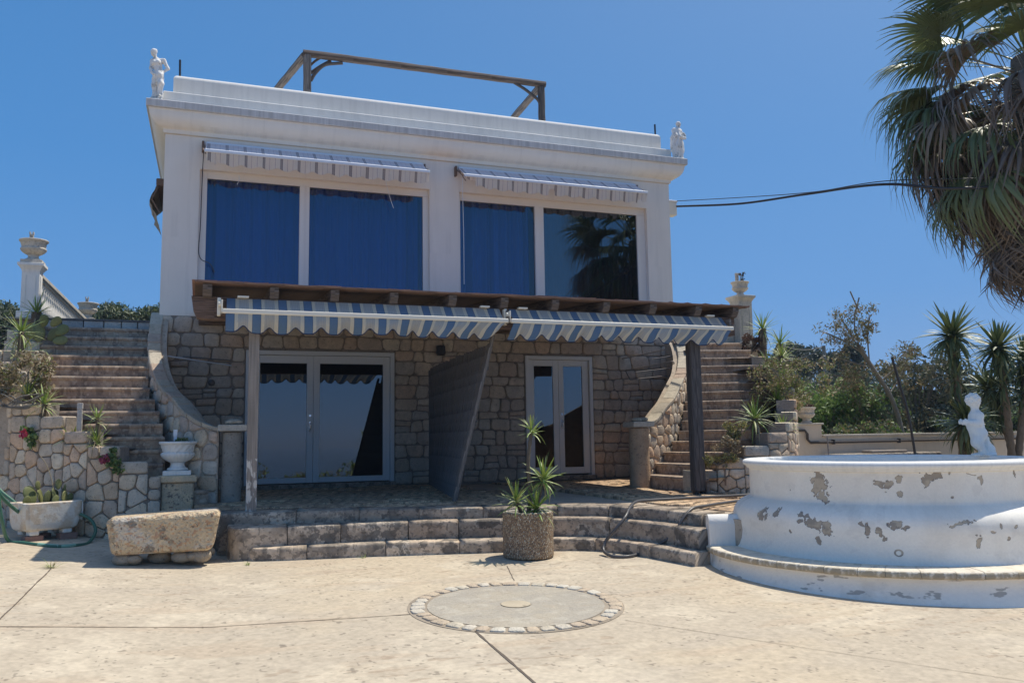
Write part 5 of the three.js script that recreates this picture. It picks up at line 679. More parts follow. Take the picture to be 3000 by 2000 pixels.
bush('dry_plant', 'tangle of straw coloured dry grass spilling over the left planter edge', 'dry grass', [-2.62, 2.05, 2.1], clus(209, 16, [-.5, .35], [-.1, .55], [-.25, .35], [.1, .2]), 200, .075, DRY.concat([[.22, .25, .08]]), 210, null, .008);
{ rnd = mulberry(17); const o = thing('dead_vine', 'bare grey vine stems twisting over the left planter', 'vine', [-2.5, 1.9, 2.5]); for (let i = 0; i < 5; i++) part('branch', tube([[rr(-.35, -.1), rr(0, .3), rr(-.1, .1)], [rr(-.2, 0), rr(.0, .22), .06], [rr(0, .2), rr(-.05, .2), .08], [rr(.15, .4), rr(.0, .28), rr(0, .1)]], rr(.008, .014), 24, 6), M.barkGrey, o); }
function geranium(label, pos, m, seed, drop) { rnd = mulberry(seed); const o = thing('flowering_plant', label, 'flower', pos); leafy(o, 'foliage', clus(seed, 7, [-.06, .12], [-drop, .02], [-.02, .06], [.05, .085]), 46, .05, GR, seed + 1, 0, .9); const pet = new THREE.CircleGeometry(.02, 6); for (let k = 0; k < 34; k++) { const f = sh(new THREE.Mesh(pet, m)); f.name = 'petal'; const a = rnd() * 6.28, r = rr(0, .055); f.position.set(-.05 + Math.cos(a) * r, (drop > .3 ? -.12 : -.1) + Math.sin(a) * r * 1.3, .1 + rr(-.03, .03)); f.rotation.set(rr(-1, 1), rr(-1, 1), rr(0, 3)); o.add(f); } return o; }
geranium('red geranium trailing over the left planter wall', [-2.33, 1.66, 2.55], M.petal, 221, .34);
geranium('purple bougainvillea sprig hanging from the lower left planter', [-1.26, 1.30, 3.24], M.petalDark, 223, .30);
bush('planted_flowers', 'small yellow green plant growing in the white urn', 'plant', [-.43, 1.39, 2.98], clus(225, 6, [-.12, .12], [.0, .05], [-.08, .08], [.04, .06]), 60, .035, YL.concat(GR), 226);
single('plant_tag', [rbox(-.02, .02, 0, .2, -.006, .006, .003), rbox(-.026, .026, .13, .22, -.01, .01, .004)], M.railBlue, 'white plastic pipe sticking out of the white urn', 'pipe', null, [-.47, 1.36, 2.96]);
single('grey_pipe', [rbox(-.03, .03, 0, .5, -.03, .03, .008), rbox(-.035, .035, .42, .5, -.035, .035, .008)], stoneMat([.55, .52, .5]), 'short grey post standing in the second left planter box', 'post', null, [-1.68, 1.45, 2.9]);
for (const [p, k, l] of [[[-3.02, 4.87, -.62], 1, 'cream pipe stub sticking out of the left pier urn'], [[-3.03, 4.86, -7.6], 1.1, 'pipe stub in the far balustrade urn'], [[11.06, 4.8, -.15], 1, 'white pipe stub in the urn above the right stair']]) single('pipe_stub', [rbox(-.03 * k, .03 * k, 0, .16 * k, -.03, .03, .006), rbox(-.035 * k, -.015 * k, .15 * k, .2 * k, -.03, .03, .004), rbox(.015 * k, .035 * k, .15 * k, .2 * k, -.03, .03, .004)], M.urnOld, l, 'pipe', null, p);
single('white_stone', new THREE.SphereGeometry(.05, 14, 10).scale(1.1, .9, 1), M.urnWhite, 'round white stone lying in the left pier urn', 'stone', null, [-2.95, 4.90, -.6]);
bush('urn_plant', 'dark twiggy plant in the urn above the right stair', 'plant', [11.16, 4.79, -.15], clus(227, 6, [-.05, .12], [.02, .22], [-.05, .05], [.03, .05]), 26, .04, DK.concat([[.10, .02, .04]]), 228, null, .006);
bush('urn_plant', 'reddish dry plant in the garden wall urn', 'plant', [12.07, 1.92, .68], clus(229, 9, [-.14, .14], [.0, .07], [-.1, .1], [.04, .07]), 60, .05, [[.16, .08, .05], [.24, .14, .09], [.11, .06, .04]], 230);
// ---------------------------------------------------------------- prickly pears
function pads(o, list, seed) { rnd = mulberry(seed); for (const [x, y, z, h, tilt, yaw] of list) { const g = new THREE.SphereGeometry(1, 16, 12); g.scale(.40 * h, .5 * h, .085 * h).translate(0, .5 * h, 0); const p = g.attributes.position; for (let i = 0; i < p.count; i++) { const k = .72 + .30 * clamp(p.getY(i) / h); p.setX(i, p.getX(i) * k); } g.computeVertexNormals(); const m = sh(new THREE.Mesh(g, pick(M.cactus))); m.name = 'pad'; m.position.set(x, y, z); m.rotation.set(rr(-.25, .25), yaw, tilt, 'YXZ'); o.add(m); } }
// ---------------------------------------------------------------- white stone sink with prickly pear
{
  const o = thing('stone_sink', 'old white stone sink on bricks planted with prickly pear at the left', 'sink', [-1.98, gy(-1.98, 3.25), 3.22]); o.rotation.y = 33 * D2R; rnd = mulberry(151);
  const w = .36, d = .25, h0 = .12, h1 = .47, ring = (ww, dd, y, r) => { const out = []; for (const [sx, sz, a0] of [[1, 1, 0], [-1, 1, 90], [-1, -1, 180], [1, -1, 270]]) for (let i = 0; i <= 4; i++) { const a = (a0 + i * 22.5) * D2R; out.push([sx * (ww - r) + r * Math.cos(a), y, sz * (dd - r) + r * Math.sin(a)]); } return out; };
  const rings = [ring(w * .70, d * .62, h0 - .005, .08), ring(w * .84, d * .78, h0, .08), ring(w * .92, d * .88, h0 + .03, .08), ring(w * .965, d * .95, h0 + .11, .07), ring(w, d, h1 - .02, .06), ring(w - .004, d - .004, h1, .06), ring(w - .05, d - .05, h1, .04), ring(w - .06, d - .06, h1 - .06, .04)];
  const pos = [], idx = [], n = 20; rings.forEach(r => r.forEach(p => pos.push(p[0] + (vn(p[0] * 9, p[1] * 9) - .5) * .012, p[1], p[2] + (vn(p[2] * 9, p[1] * 9 + 3) - .5) * .012))); for (let k = 0; k + 1 < rings.length; k++) for (let i = 0; i < n; i++) { const a = k * n + i, b = k * n + (i + 1) % n; idx.push(a, a + n, b, b, a + n, b + n); } const g = new THREE.BufferGeometry(); g.setAttribute('position', new THREE.Float32BufferAttribute(pos, 3)); g.setIndex(idx); g.computeVertexNormals();
  const tSink = tex(256, 256, (u, v) => { const a = fbm(u * 4, v * 4, 4, 5, .6); return mul(mix3([.72, .66, .57], [.62, .50, .37], smooth(.48, .66, a)), .94 + .12 * fbm(u * 30, v * 30, 30, 2)); });
  part('basin', triUV(g, .6), std({ map: tSink, bumpMap: tStoneB, bumpScale: .004, roughness: .7 }), o);
  const R = []; for (let i = 0; i < 9; i++) R.push(rbox(w - .006, w + .006, h0 + .1, h1 - .02, -d + .07 + i * .048, -d + .085 + i * .048, .004)); part('fluted_side', R, M.urnWhite, o);
  for (const [x, z] of [[-.2, .12], [.2, .12], [-.2, -.12], [.2, -.12]]) part('foot', rbox(x - .06, x + .06, h0 - .06, h0 + .03, z - .06, z + .06, .02), M.urnWhite, o);
  for (const [x, z] of [[-.2, .12], [.22, .12], [0, -.12]]) part('brick', rbox(x - .11, x + .11, -.02, h0 - .062, z - .06, z + .06, .006, .4), M.shingle[1], o);
  part('soil', new THREE.PlaneGeometry(w * 1.72, d * 1.6).rotateX(-Math.PI / 2).translate(0, h1 - .05, 0), M.soil, o);
  const c = thing('prickly_pear', 'prickly pear cactus crowded into the white stone sink', 'cactus', [-1.98, gy(-1.98, 3.25) + .42, 3.22]); c.rotation.y = 33 * D2R;
  pads(c, [[-.22, 0, .08, .17, .75, .3], [-.16, .02, .02, .25, .3, .2], [-.11, .2, .02, .12, .35, .4], [-.06, 0, .1, .19, -.15, .5], [.0, .0, .05, .2, .1, 1.1], [.03, 0, .13, .14, -.4, .2], [.1, .0, .04, .23, .05, .9], [.12, .19, .03, .14, -.2, .3], [.17, 0, .1, .18, -.3, .6], [.2, .02, .0, .24, -.1, 1.2], [.24, .0, .05, .15, -.5, .4], [-.02, 0, -.06, .22, .2, .8], [.08, 0, -.08, .2, -.3, .1]], 153);
  part('dry_stalk', tube([[.08, .1, .05], [.03, .35, .03], [-.06, .55, .04], [-.12, .62, .05]], .006, 24, 5), M.dryStuff, c);
}
{ const c = thing('prickly_pear', 'dark prickly pear growing in shade at the top of the left stair', 'cactus', [-2.55, 3.02, .62]); pads(c, [[-.05, 0, 0, .3, .2, .2], [.08, .02, .03, .24, -.6, .3], [.16, .12, .04, .24, -.9, .2], [.0, .24, .0, .2, .1, .5], [.14, .0, .05, .22, -1.3, .2], [-.14, .05, .02, .25, .6, .3], [.1, .25, .02, .2, -.7, .3]], 155); }
// ---------------------------------------------------------------- rough stone trough
{
  const o = thing('stone_trough', 'rough pitted yellow stone trough before the left planter wall', 'trough', [-.47, gy(-.47, 5.0), 4.98]); rnd = mulberry(161); o.rotation.y = -2 * D2R;
  const tT = tex(1024, 1024, (u, v) => { const a = fbm(u * 5, v * 5, 5, 6, .6), b = fbm(u * 26, v * 26, 26, 4, .6), l = fbm(u * 7 + 2, v * 7, 7, 5, .62), s = fbm(u * 3, v * 3 + 1, 3, 4); let c = mix3([.64, .50, .32], [.52, .41, .27], smooth(.38, .62, a)); c = mix3(c, [.60, .55, .47], smooth(.56, .66, s) * .7); c = mix3(c, [.16, .13, .10], smooth(.60, .66, l) * smooth(.54, .64, s + .05) * .7); c = mix3(c, [.15, .11, .08], smooth(.71, .75, b) * .8); c = mix3(c, [.42, .19, .10], smooth(.70, .74, vn(u * 50, v * 50, 50)) * .5); return mul(c, .78 + .44 * fbm(u * 60, v * 60, 60, 3)); });
  const m = std({ map: tT, bumpMap: tStoneB, bumpScale: .045 });
  const W = .575, D = .34, H0 = .14, H1 = .545, outer = new RoundedBoxGeometry(2 * W, H1 - H0, 2 * D, 18, .06), p = outer.attributes.position;
  for (let i = 0; i < p.count; i++) { let x = p.getX(i), y = p.getY(i) + (H1 + H0) / 2, z = p.getZ(i); const t = (y - H0) / (H1 - H0); if (t > .62 && Math.abs(x) < W - .085 - .02 && z > -D + .08 && z < D - .085) y = H1 - .26; x *= .90 + .10 * Math.sin(Math.min(1, t * 1.15) * 1.57) + (x > 0 ? .035 * t : 0); z *= .90 + .10 * Math.sin(Math.min(1, t * 1.3) * 1.57); if (t > .8 && y > H1 - .2) y += .022 * (fbm(x * 5 + 3, z * 5, 0, 3) - .5) + (x > W - .14 ? .035 : 0) + (x < -W + .12 ? .004 : 0); const n = .05 * (fbm(x * 6 + 9, y * 6 + z * 5, 0, 4, .6) - .5); p.setXYZ(i, x + n * Math.sign(x) * .8, y, z + n * Math.sign(z)); } outer.computeVertexNormals();
  part('trough_body', triUV(outer, 1.1), m, o);
  for (const [x, z, s] of [[-.40, .16, .10], [-.30, .20, .075], [.40, .15, .10], [.20, .16, .09], [-.05, .02, .11], [-.42, -.2, .1], [.42, -.2, .1], [.30, .19, .07]]) { const g = new THREE.IcosahedronGeometry(s, 2), q = g.attributes.position; for (let i = 0; i < q.count; i++) { const k = .8 + .4 * vn(q.getX(i) * 9 + x * 30, q.getZ(i) * 9 + q.getY(i) * 7); q.setXYZ(i, q.getX(i) * k * 1.25, clamp(q.getY(i) * k * .75, -.075, .08), q.getZ(i) * k); } g.computeVertexNormals(); part('support_stone', triUV(g.translate(x, .075, z), .5), stoneMat([.50, .42, .32]), o); }
}
// ---------------------------------------------------------------- hoses
const onY = (x, z, h = .014) => [x, gy(x, z) + h, z];
{ const o = thing('green_hose', 'green garden hose looping round the white stone sink', 'hose', [0, 0, 0]); M.hose = std({ color: C(.05, .15, .10), roughness: .45 }); M.hoseLight = std({ color: C(.22, .42, .32), roughness: .5 });
  part('hose_line', tube([[-2.62, .92, 3.05], [-2.5, .80, 3.12], [-2.33, .66, 3.2], [-2.24, .55, 3.35], [-2.36, .80, 3.9], [-2.38, .86, 3.94], [-2.36, .72, 3.95], [-2.33, .5, 3.9], onY(-2.3, 3.6), onY(-2.12, 3.72), onY(-1.94, 3.86), onY(-1.7, 3.98), onY(-1.52, 3.86), onY(-1.42, 3.6), [-1.38, .3, 3.34], [-1.45, .42, 3.27], [-1.58, .5, 3.24]], .021, 220, 8), M.hose, o);
  part('repair_sleeve', tube([onY(-1.94, 3.86, .016), onY(-1.82, 3.93, .016), onY(-1.70, 3.98, .016)], .024, 16, 8), M.hoseLight, o); part('repair_sleeve', tube([onY(-1.68, 3.98, .016), onY(-1.6, 3.94, .016), onY(-1.54, 3.88, .016)], .024, 16, 8), M.hoseLight, o); rebase(o, -1.9, .2, 3.6); }
single('black_hose', tube([[7.6, .545, 5.25], [7.2, .535, 5.28], [6.5, .54, 5.42], [6.0, .545, 5.52], [5.5, .55, 5.62], [5.2, .55, 5.75], [4.98, .50, 5.98], [4.80, .40, 6.18], [4.66, .27, 6.20], [4.56, .12, 6.12], [4.50, .03, 6.18], [4.52, -.018, 6.36], [4.68, -.024, 6.44], [4.9, -.01, 6.36], [5.08, .06, 6.40], [5.2, .16, 6.5], [5.3, .28, 6.56], [5.42, .42, 6.55], [5.56, .50, 6.5], [5.8, .515, 6.4], [6.3, .515, 6.1], [6.9, .52, 5.85], [7.4, .52, 5.7]], .02, 260, 8), std({ color: C(.085, .08, .08), roughness: .4 }), 'thick black hose looped down the steps beside the fountain', 'hose');
// weeds in cracks
function weed(label, x, z, n, s, seed, cols) { rnd = mulberry(seed); const o = thing('weed', label, 'weed', [x, gy(x, z), z]); for (let i = 0; i < n; i++) { const m = sh(new THREE.Mesh(bladeSet(.16, .012)[pick([1, 2, 3])], pick(cols))); m.name = 'blade'; const k = rr(.4, 1) * s; m.scale.set(k, k, k); m.rotation.set(0, rnd() * 6.28, -rr(.2, 1.2), 'YXZ'); m.position.set(rr(-.03, .03), -.004, rr(-.02, .02)); o.add(m); } }
weed('small tuft of dry weed in the yard crack at the left', -1.55, 5.35, 26, 1, 171, M.yuccaDry.concat(M.yucca));
weed('tiny weed at the left end of the lowest step', .42, 5.3, 16, .7, 173, M.yuccaDry.concat(M.yucca)); weed('tiny green weed growing against the lowest step', 1.75, 5.32, 12, .6, 175, M.yucca); weed('small dry weed beside the round planter base', 4.0, 5.68, 14, .55, 177, M.yuccaDry);
// ---------------------------------------------------------------- fan palm
{
  rnd = mulberry(181); const o = thing('fan_palm', 'tall fan palm with a shaggy skirt of dead fronds at the right edge', 'palm tree', [12.15, gy(12.15, 6.4), 6.4]); o.scale.setScalar(.965);
  const top = 7.6, trunk = new THREE.CylinderGeometry(.28, .40, top + .4, 20, 30).translate(0, top / 2 - .2, 0), tp = trunk.attributes.position; for (let i = 0; i < tp.count; i++) { const k = 1 + .06 * Math.sin(tp.getY(i) * 26); tp.setX(i, tp.getX(i) * k); tp.setZ(i, tp.getZ(i) * k); } part('trunk', triUV(trunk, 1), M.bark, o);
  const frond = (pet, R, seg, spread, droop, fray, seed, stiff) => { const r = mulberry(seed), pos = [], idx = []; const add = (a, w) => { const b = pos.length / 3; pos.push(...a); return b; };
    for (let i = 0; i <= 3; i++) { const t = i / 3, x = pet * t, y = -.05 * pet * t * t; pos.push(x, y, -.018, x, y + .012, 0, x, y, .018); if (i < 3) { const q = i * 3; idx.push(q, q + 3, q + 1, q + 1, q + 3, q + 4, q + 1, q + 4, q + 2, q + 2, q + 4, q + 5); } }
    for (let s = 0; s < seg; s++) { const a = lerp(-spread, spread, (s + .5) / seg) + (r() - .5) * .06 * (1 - stiff), L = R * (.78 + .22 * Math.cos(a * .62)) * (1 - fray * .45 * r()), dz = Math.sin(a), dx = Math.cos(a), w0 = .012, wm = R * spread / seg * .62, dr = droop * (.7 + .6 * r()), sw = (r() - .5) * fray * .25, n = 5, B = pos.length / 3;
      for (let i = 0; i <= n; i++) { const t = i / n, w = (t < .5 ? lerp(w0, wm, t / .5) : lerp(wm, .002, Math.pow((t - .5) / .5, .8))) * (s % 2 ? 1 : .92); const rad = L * t * (1 - dr * t * t * .35), y = -.05 * pet - L * dr * t * t * t * .85 + .02 * t + (1 - t) * .06 * Math.abs(a) * 0; const X = pet + dx * rad, Z = dz * rad + sw * t * t * L; pos.push(X - dz * w, y - .0, Z + dx * w, X, y + w * .45, Z, X + dz * w, y, Z - dx * w); if (i < n) { const q = B + i * 3; idx.push(q, q + 3, q + 1, q + 1, q + 3, q + 4, q + 1, q + 4, q + 2, q + 2, q + 4, q + 5); } } }
    const g = new THREE.BufferGeometry(); g.setAttribute('position', new THREE.Float32BufferAttribute(pos, 3)); g.setIndex(idx); g.computeVertexNormals(); return g; };
  const live = [0, 1, 2].map(i => frond(1.45, 1.2, 42, 2.0, .45, .3, 300 + i, .6)), old = [0, 1, 2].map(i => frond(1.40, 1.25, 38, 1.8, .95, .8, 310 + i, .2)), dead = [0, 1, 2, 3].map(i => frond(1.0, 1.3, 36, 1.25, .8, 1, 320 + i, .0));
  const place = (g, m, y, az, el, k, roll = 0, name = 'frond') => { const f = sh(new THREE.Mesh(g, m)); f.name = name; f.position.set(.12 * Math.cos(az), y, -.12 * Math.sin(az)); f.rotation.order = 'YZX'; f.rotation.set(roll, az, el); f.scale.set(k, k, k); o.add(f); };
  for (let i = 0; i < 38; i++) { const t = i / 37; place(pick(live), pick(M.palmLive), lerp(top + .3, top - .35, t), i * 2.4 + rr(-.2, .2), lerp(1.45, -.05, t) + rr(-.12, .12), rr(.9, 1.12), rr(-.35, .35)); }
  for (let i = 0; i < 64; i++) { const t = i / 63; place(pick(old), rnd() < .35 ? pick(M.palmLive) : pick(M.palmDead), lerp(top - .3, top - 1.3, t), i * 2.4 + rr(-.25, .25), lerp(.05, -.62, t) + rr(-.15, .15), rr(.85, 1.12), rr(-.4, .4), 'dead_frond'); }
  for (let i = 0; i < 150; i++) { const t = i / 149; place(pick(dead), pick(M.palmDead), lerp(top - .8, top - 2.45, t), i * 2.4 + rr(-.3, .3), lerp(-.62, -1.12, Math.min(1, t * 1.5)) + rr(-.14, .14), rr(.85, 1.15) * lerp(1.05, .88, t), rr(-.5, .5), 'dead_frond'); }
}
// ---------------------------------------------------------------- garden behind the wall, right
function bigYucca(label, base, heads, seed) { rnd = mulberry(seed); const o = thing('yucca_tree', label, 'yucca tree', base, null); for (const [x, y, z, L, n, bx] of heads) { stem(o, [[bx || 0, -.1, 0], [lerp(bx || 0, x, .5) + .03, y * .5, z * .5], [x, y, z]], .085, .06, M.bark); crown(o, [x, y, z], L, .115, n, M.yuccaDark, .12, -50, [0, 0], M.yuccaDark); crown(o, [lerp(bx || 0, x, .85), y * .86, z * .85], L * .85, .08, 46, M.yuccaDark, .5, -80, [0, 0], M.yuccaDark); if (y > 1.6) crown(o, [lerp(bx || 0, x, .66), y * .68, z * .66], L * .8, .075, 40, M.yuccaDark, .7, -88, [0, 0], M.yuccaDark); } return o; }
bigYucca('dark yucca tree with a tall spiky head left of the palm', [15.2, .6, 1.75], [[0, 2.85, 0, .88, 110, .05], [-.02, 1.0, .25, .85, 110, .1]], 191);
bigYucca('dark yucca tree with several heads at the right edge behind the fountain', [16.5, .6, 1.9], [[-.15, 2.62, 0, .85, 100, 0], [.55, 2.3, .1, .85, 80, .1]], 193);
bigYucca('dark low yucca crowding the right edge under the palm', [17.1, .6, 1.7], [[.1, 1.6, .2, .85, 90, .2], [-.5, 1.75, -.3, .8, 80, -.2]], 194);
{ rnd = mulberry(195); const o = thing('leaning_tree', 'leaning sparse tree with brownish leaves behind the garden wall', 'tree', [16.6, 1.1, -1.2]);
  const tr = [[0, -.1, 0], [-.12, .6, 0], [-.38, 1.25, 0], [-.95, 2.02, 0], [-1.3, 2.45, .05]]; const c = tube(tr, .055, 40, 8); part('trunk', c, M.barkGrey, o);
  const br = [[[-.95, 2.02, 0], [-1.5, 2.75, 0], [-1.75, 3.15, 0]], [[-.95, 2.02, 0], [-1.05, 2.7, .1], [-.95, 3.2, .1]], [[-1.2, 2.3, 0], [-1.9, 2.6, .1], [-2.35, 2.75, .1]], [[-.6, 1.6, 0], [-.1, 2.0, .1], [.25, 2.4, .1]], [[-1.3, 2.45, .05], [-1.35, 3.1, 0], [-1.15, 3.7, 0]], [[-1.15, 3.3, 0], [-1.3, 3.6, 0], [-1.42, 3.85, 0]], [[-.85, 1.9, 0], [-1.6, 2.0, .2], [-2.2, 2.15, .2]], [[-.7, 1.75, 0], [-1.5, 1.65, .1], [-2.2, 1.7, .1]], [[-.38, 1.25, 0], [.2, 1.7, -.2], [.6, 2.2, -.3]]]; for (const b of br) part('branch', tube(b, .018, 16, 6), M.barkGrey, o);
  const P = []; const r = mulberry(196); for (const b of br) for (let i = 0; i < 9; i++) { const t = .3 + .7 * r(), a = b[Math.min(2, Math.floor(t * 2))], d = b[Math.min(2, Math.floor(t * 2) + 1)] || b[2], k = (t * 2) % 1; P.push([lerp(a[0], d[0], k) + (r() - .5) * .6, lerp(a[1], d[1], k) + (r() - .5) * .5, lerp(a[2], d[2], k) + (r() - .5) * .4, .24, .19, .2]); } leafy(o, 'crown', P.filter(p => p[1] < 3.45), 44, .10, OL.concat([[.30, .20, .10], [.2, .22, .1]]), 197, 0, .28); }
bush('shrub', 'loose olive brown shrub right of the leaning tree trunk', 'shrub', [17.9, 1.0, -2.0], clus(241, 46, [-.9, 1.3], [.2, 2.55], [-.5, .6], [.22, .4]), 110, .12, OL.concat(GY), 242, null, .014);
bush('shrub', 'thin olive shrub left of the leaning tree', 'shrub', [16.6, 1.0, -2.3], clus(243, 30, [-1.1, .6], [.3, 1.9], [-.5, .5], [.2, .36]), 90, .11, OL.concat(GR), 244, null, .014);
bush('shrub', 'bright green bush behind the garden urn', 'shrub', [15.6, 1.0, -2.8], clus(245, 40, [-1.3, 1.1], [.2, 1.55], [-.6, .7], [.28, .5]), 170, .13, GR.concat([[.15, .22, .05]]), 246, null, .014);
bush('shrub', 'green bush beside the rubble wall corner left of the garden urn', 'shrub', [13.9, 1.0, -2.2], clus(247, 22, [-.8, .6], [.1, 1.35], [-.5, .5], [.28, .45]), 170, .12, GR, 248, null, .014);
bush('shrub', 'low green growth along the top of the garden wall', 'shrub', [15.0, .95, -.3], clus(249, 46, [-2.2, 2.6], [.1, .55], [-.25, .2], [.16, .3]), 120, .10, GR.concat(GY, OL), 250);
bush('shrub', 'dark shaded bush mass behind the yucca trees', 'shrub', [20.2, 1.0, -2.2], clus(251, 44, [-1.8, 3.4], [.2, 2.2], [-.7, .7], [.4, .65]), 170, .15, DK.concat(GY), 252);
bush('shrub', 'grey green round bush below the dark conifers', 'shrub', [21.5, 1.8, -9], clus(253, 40, [-1.9, 2.6], [.0, 1.65], [-1, 1], [.45, .75]), 220, .15, GY, 254);
bush('shrub', 'green scrub behind the bright green bush', 'shrub', [20, 1.2, -5.5], clus(255, 50, [-2.6, 3.5], [.0, 1.4], [-.8, .8], [.4, .7]), 200, .14, GR.concat(GY), 256);
bush('shrub', 'low scrub between the yucca trees and the shrubs', 'shrub', [18.5, .95, -.6], clus(257, 40, [-1.5, 2.6], [.1, .9], [-.3, .3], [.2, .4]), 130, .11, GR.concat(DK, GY), 258);
const conifer = (label, pos, cl, seed) => { const o = thing('conifer', label, 'tree', pos, null); part('trunk', bar([0, -2, 0], [0, 3, 0], .25, .12), M.bark, o); leafy(o, 'crown', cl, 420, .26, DK, seed, 0, .35); return o; };
conifer('dark conifer left of the utility pole', [33.3, 3.0, -25], clus(261, 26, [-1.6, 1.7], [-.5, 3.3], [-1.2, 1.2], [.6, 1]), 262);
conifer('dark conifer right of the utility pole', [36.0, 3.0, -25], clus(263, 20, [-1.0, .7], [-.5, 3.4], [-1, 1], [.55, .9]), 264);
{ const o = thing('utility_pole', 'grey concrete utility pole before the dark conifers', 'pole', [30.3, 2, -20]); part('shaft', bar([0, 0, 0], [0, 3.95, 0], .12, .09, 10), M.barkGrey, o); }
single('pole_wire', tube([[27.4, 5.95, -20], [28.5, 5.72, -20], [29.4, 5.72, -20], [30.3, 5.9, -20]], .03, 40, 5), M.barkGrey, 'upper pale wire sagging to the utility pole', 'wire'); single('pole_wire', tube([[27.4, 5.1, -20], [28.6, 5.22, -20], [29.5, 5.5, -20], [30.3, 5.85, -20]], .03, 40, 5), M.barkGrey, 'lower pale wire rising to the utility pole', 'wire');
// trees behind the left terrace
const farTree = (label, pos, w, h, seed) => { const o = thing('pine_tree', label, 'tree', pos, null); part('trunk', bar([0, -3, 0], [0, h * .6, 0], .2, .1), M.bark, o); leafy(o, 'crown', clus(seed, 46, [-w, w], [h * .15, h], [-1.2, 1.2], [.5, .85]), 330, .24, [[.08, .115, .04], [.10, .14, .05], [.06, .09, .035], [.13, .165, .06]], seed + 1, 0, .35); return o; };
farTree('dark green tree far behind the left stair nearest the house', [-3.0, 3.6, -25], 1.35, 3.55, 271); farTree('dark green tree in the middle of the row far behind the left stair', [-4.9, 3.6, -25.5], 1.3, 3.75, 273); farTree('dark green tree far behind the left balustrade', [-7.0, 3.6, -25], 1.4, 3.3, 275); farTree('dark green tree far behind the left pier', [-9.0, 3.6, -24], 1.5, 3.5, 277);
bush('shrub', 'dark green bush at the left edge beside the yuccas', 'shrub', [-3.55, 2.3, -.2], clus(281, 26, [-.5, .25], [-.3, 1.2], [-.4, .5], [.2, .36]), 150, .09, [[.05, .085, .035], [.07, .11, .04], [.035, .06, .03]], 282, null, .012);
bush('shrub', 'tall dark bush above the left edge behind the pier', 'shrub', [-4.6, 2.8, -1.6], clus(283, 26, [-.7, .6], [-.2, 1.9], [-.4, .5], [.25, .4]), 150, .10, DK.concat(GR.slice(0, 1)), 284, null, .012);
for (let i = 0; i < 7; i++) bush('shrub', 'coastal shrub below the yard on the seaward side', 'shrub', [-6 + i * 3.4, -1.3, 23 + (i % 3) * 1.4], clus(401 + i, 12, [-1.4, 1.4], [.0, 1.0 + .25 * (i % 3)], [-.8, .8], [.45, .7]), 130, .2, GR.concat(GY, OL), 420 + i, 'coastal shrubs below the yard');
// ---------------------------------------------------------------- carved figures, each one continuous surface
const smin = (a, b, k) => { const h = Math.max(k - Math.abs(a - b), 0) / k; return Math.min(a, b) - h * h * k * .25; };
function cone(p, a, b) { const ax = b[0] - a[0], ay = b[1] - a[1], az = b[2] - a[2], px = p[0] - a[0], py = p[1] - a[1], pz = p[2] - a[2]; const t = clamp((px * ax + py * ay + pz * az) / (ax * ax + ay * ay + az * az)); return Math.hypot(px - ax * t, py - ay * t, pz - az * t) - lerp(a[3], b[3], t); }
function ell(p, c, r) { const x = (p[0] - c[0]) / r[0], y = (p[1] - c[1]) / r[1], z = (p[2] - c[2]) / r[2], k = Math.hypot(x, y, z); return (k - 1) * Math.min(r[0], r[1], r[2]); }
function carve(f, c, half, res) {
  const mc = new MarchingCubes(res, new THREE.MeshBasicMaterial(), false, false, 120000), hs = res / 2; mc.isolation = 0;
  for (let k = 0; k < res; k++) for (let j = 0; j < res; j++) for (let i = 0; i < res; i++) mc.field[(k * res + j) * res + i] = -f([c[0] + (i - hs) / hs * half[0], c[1] + (j - hs) / hs * half[1], c[2] + (k - hs) / hs * half[2]]);
  mc.update(); const n = mc.count, P = new Float32Array(n * 3), N = new Float32Array(n * 3), e = .004;
  for (let i = 0; i < n; i++) { const p = [0, 1, 2].map(q => c[q] + mc.positionArray[i * 3 + q] * half[q]); P.set(p, i * 3); const d = [0, 1, 2].map(q => { const a = p.slice(), b = p.slice(); a[q] += e; b[q] -= e; return f(a) - f(b); }), L = Math.hypot(...d) || 1; N.set(d.map(v => v / L), i * 3); }
  const g = new THREE.BufferGeometry(); g.setAttribute('position', new THREE.BufferAttribute(P, 3)); g.setAttribute('normal', new THREE.BufferAttribute(N, 3));
  const keep = g.attributes.normal.clone(); const u = triUV(g, .5); u.setAttribute('normal', keep); return u;
}
const head = (p, c, r, yaw, pitch, hair) => {          // skull, jaw, nose, brow, hair
  const cy = Math.cos(yaw), sy = Math.sin(yaw), cp = Math.cos(pitch), sp = Math.sin(pitch); let x = p[0] - c[0], y = p[1] - c[1], z = p[2] - c[2]; let X = x * cy - z * sy, Z = x * sy + z * cy, Y = y * cp - Z * sp * -1; Z = Z * cp + y * -sp; const q = [X / r, Y / r, Z / r];
  let d = ell(q, [0, .15, -.05], [.78, .95, .92]); d = smin(d, ell(q, [0, -.45, .22], [.5, .55, .55]), .3); d = smin(d, ell(q, [0, -.1, .88], [.10, .24, .16]), .08); d = Math.max(d, -ell(q, [-.28, .06, .88], [.15, .09, .14])); d = Math.max(d, -ell(q, [.28, .06, .88], [.15, .09, .14])); d = smin(d, ell(q, [0, -.5, .74], [.18, .07, .1]), .05);
  if (hair) d = smin(d, hair(q), .15); return d * r;
};
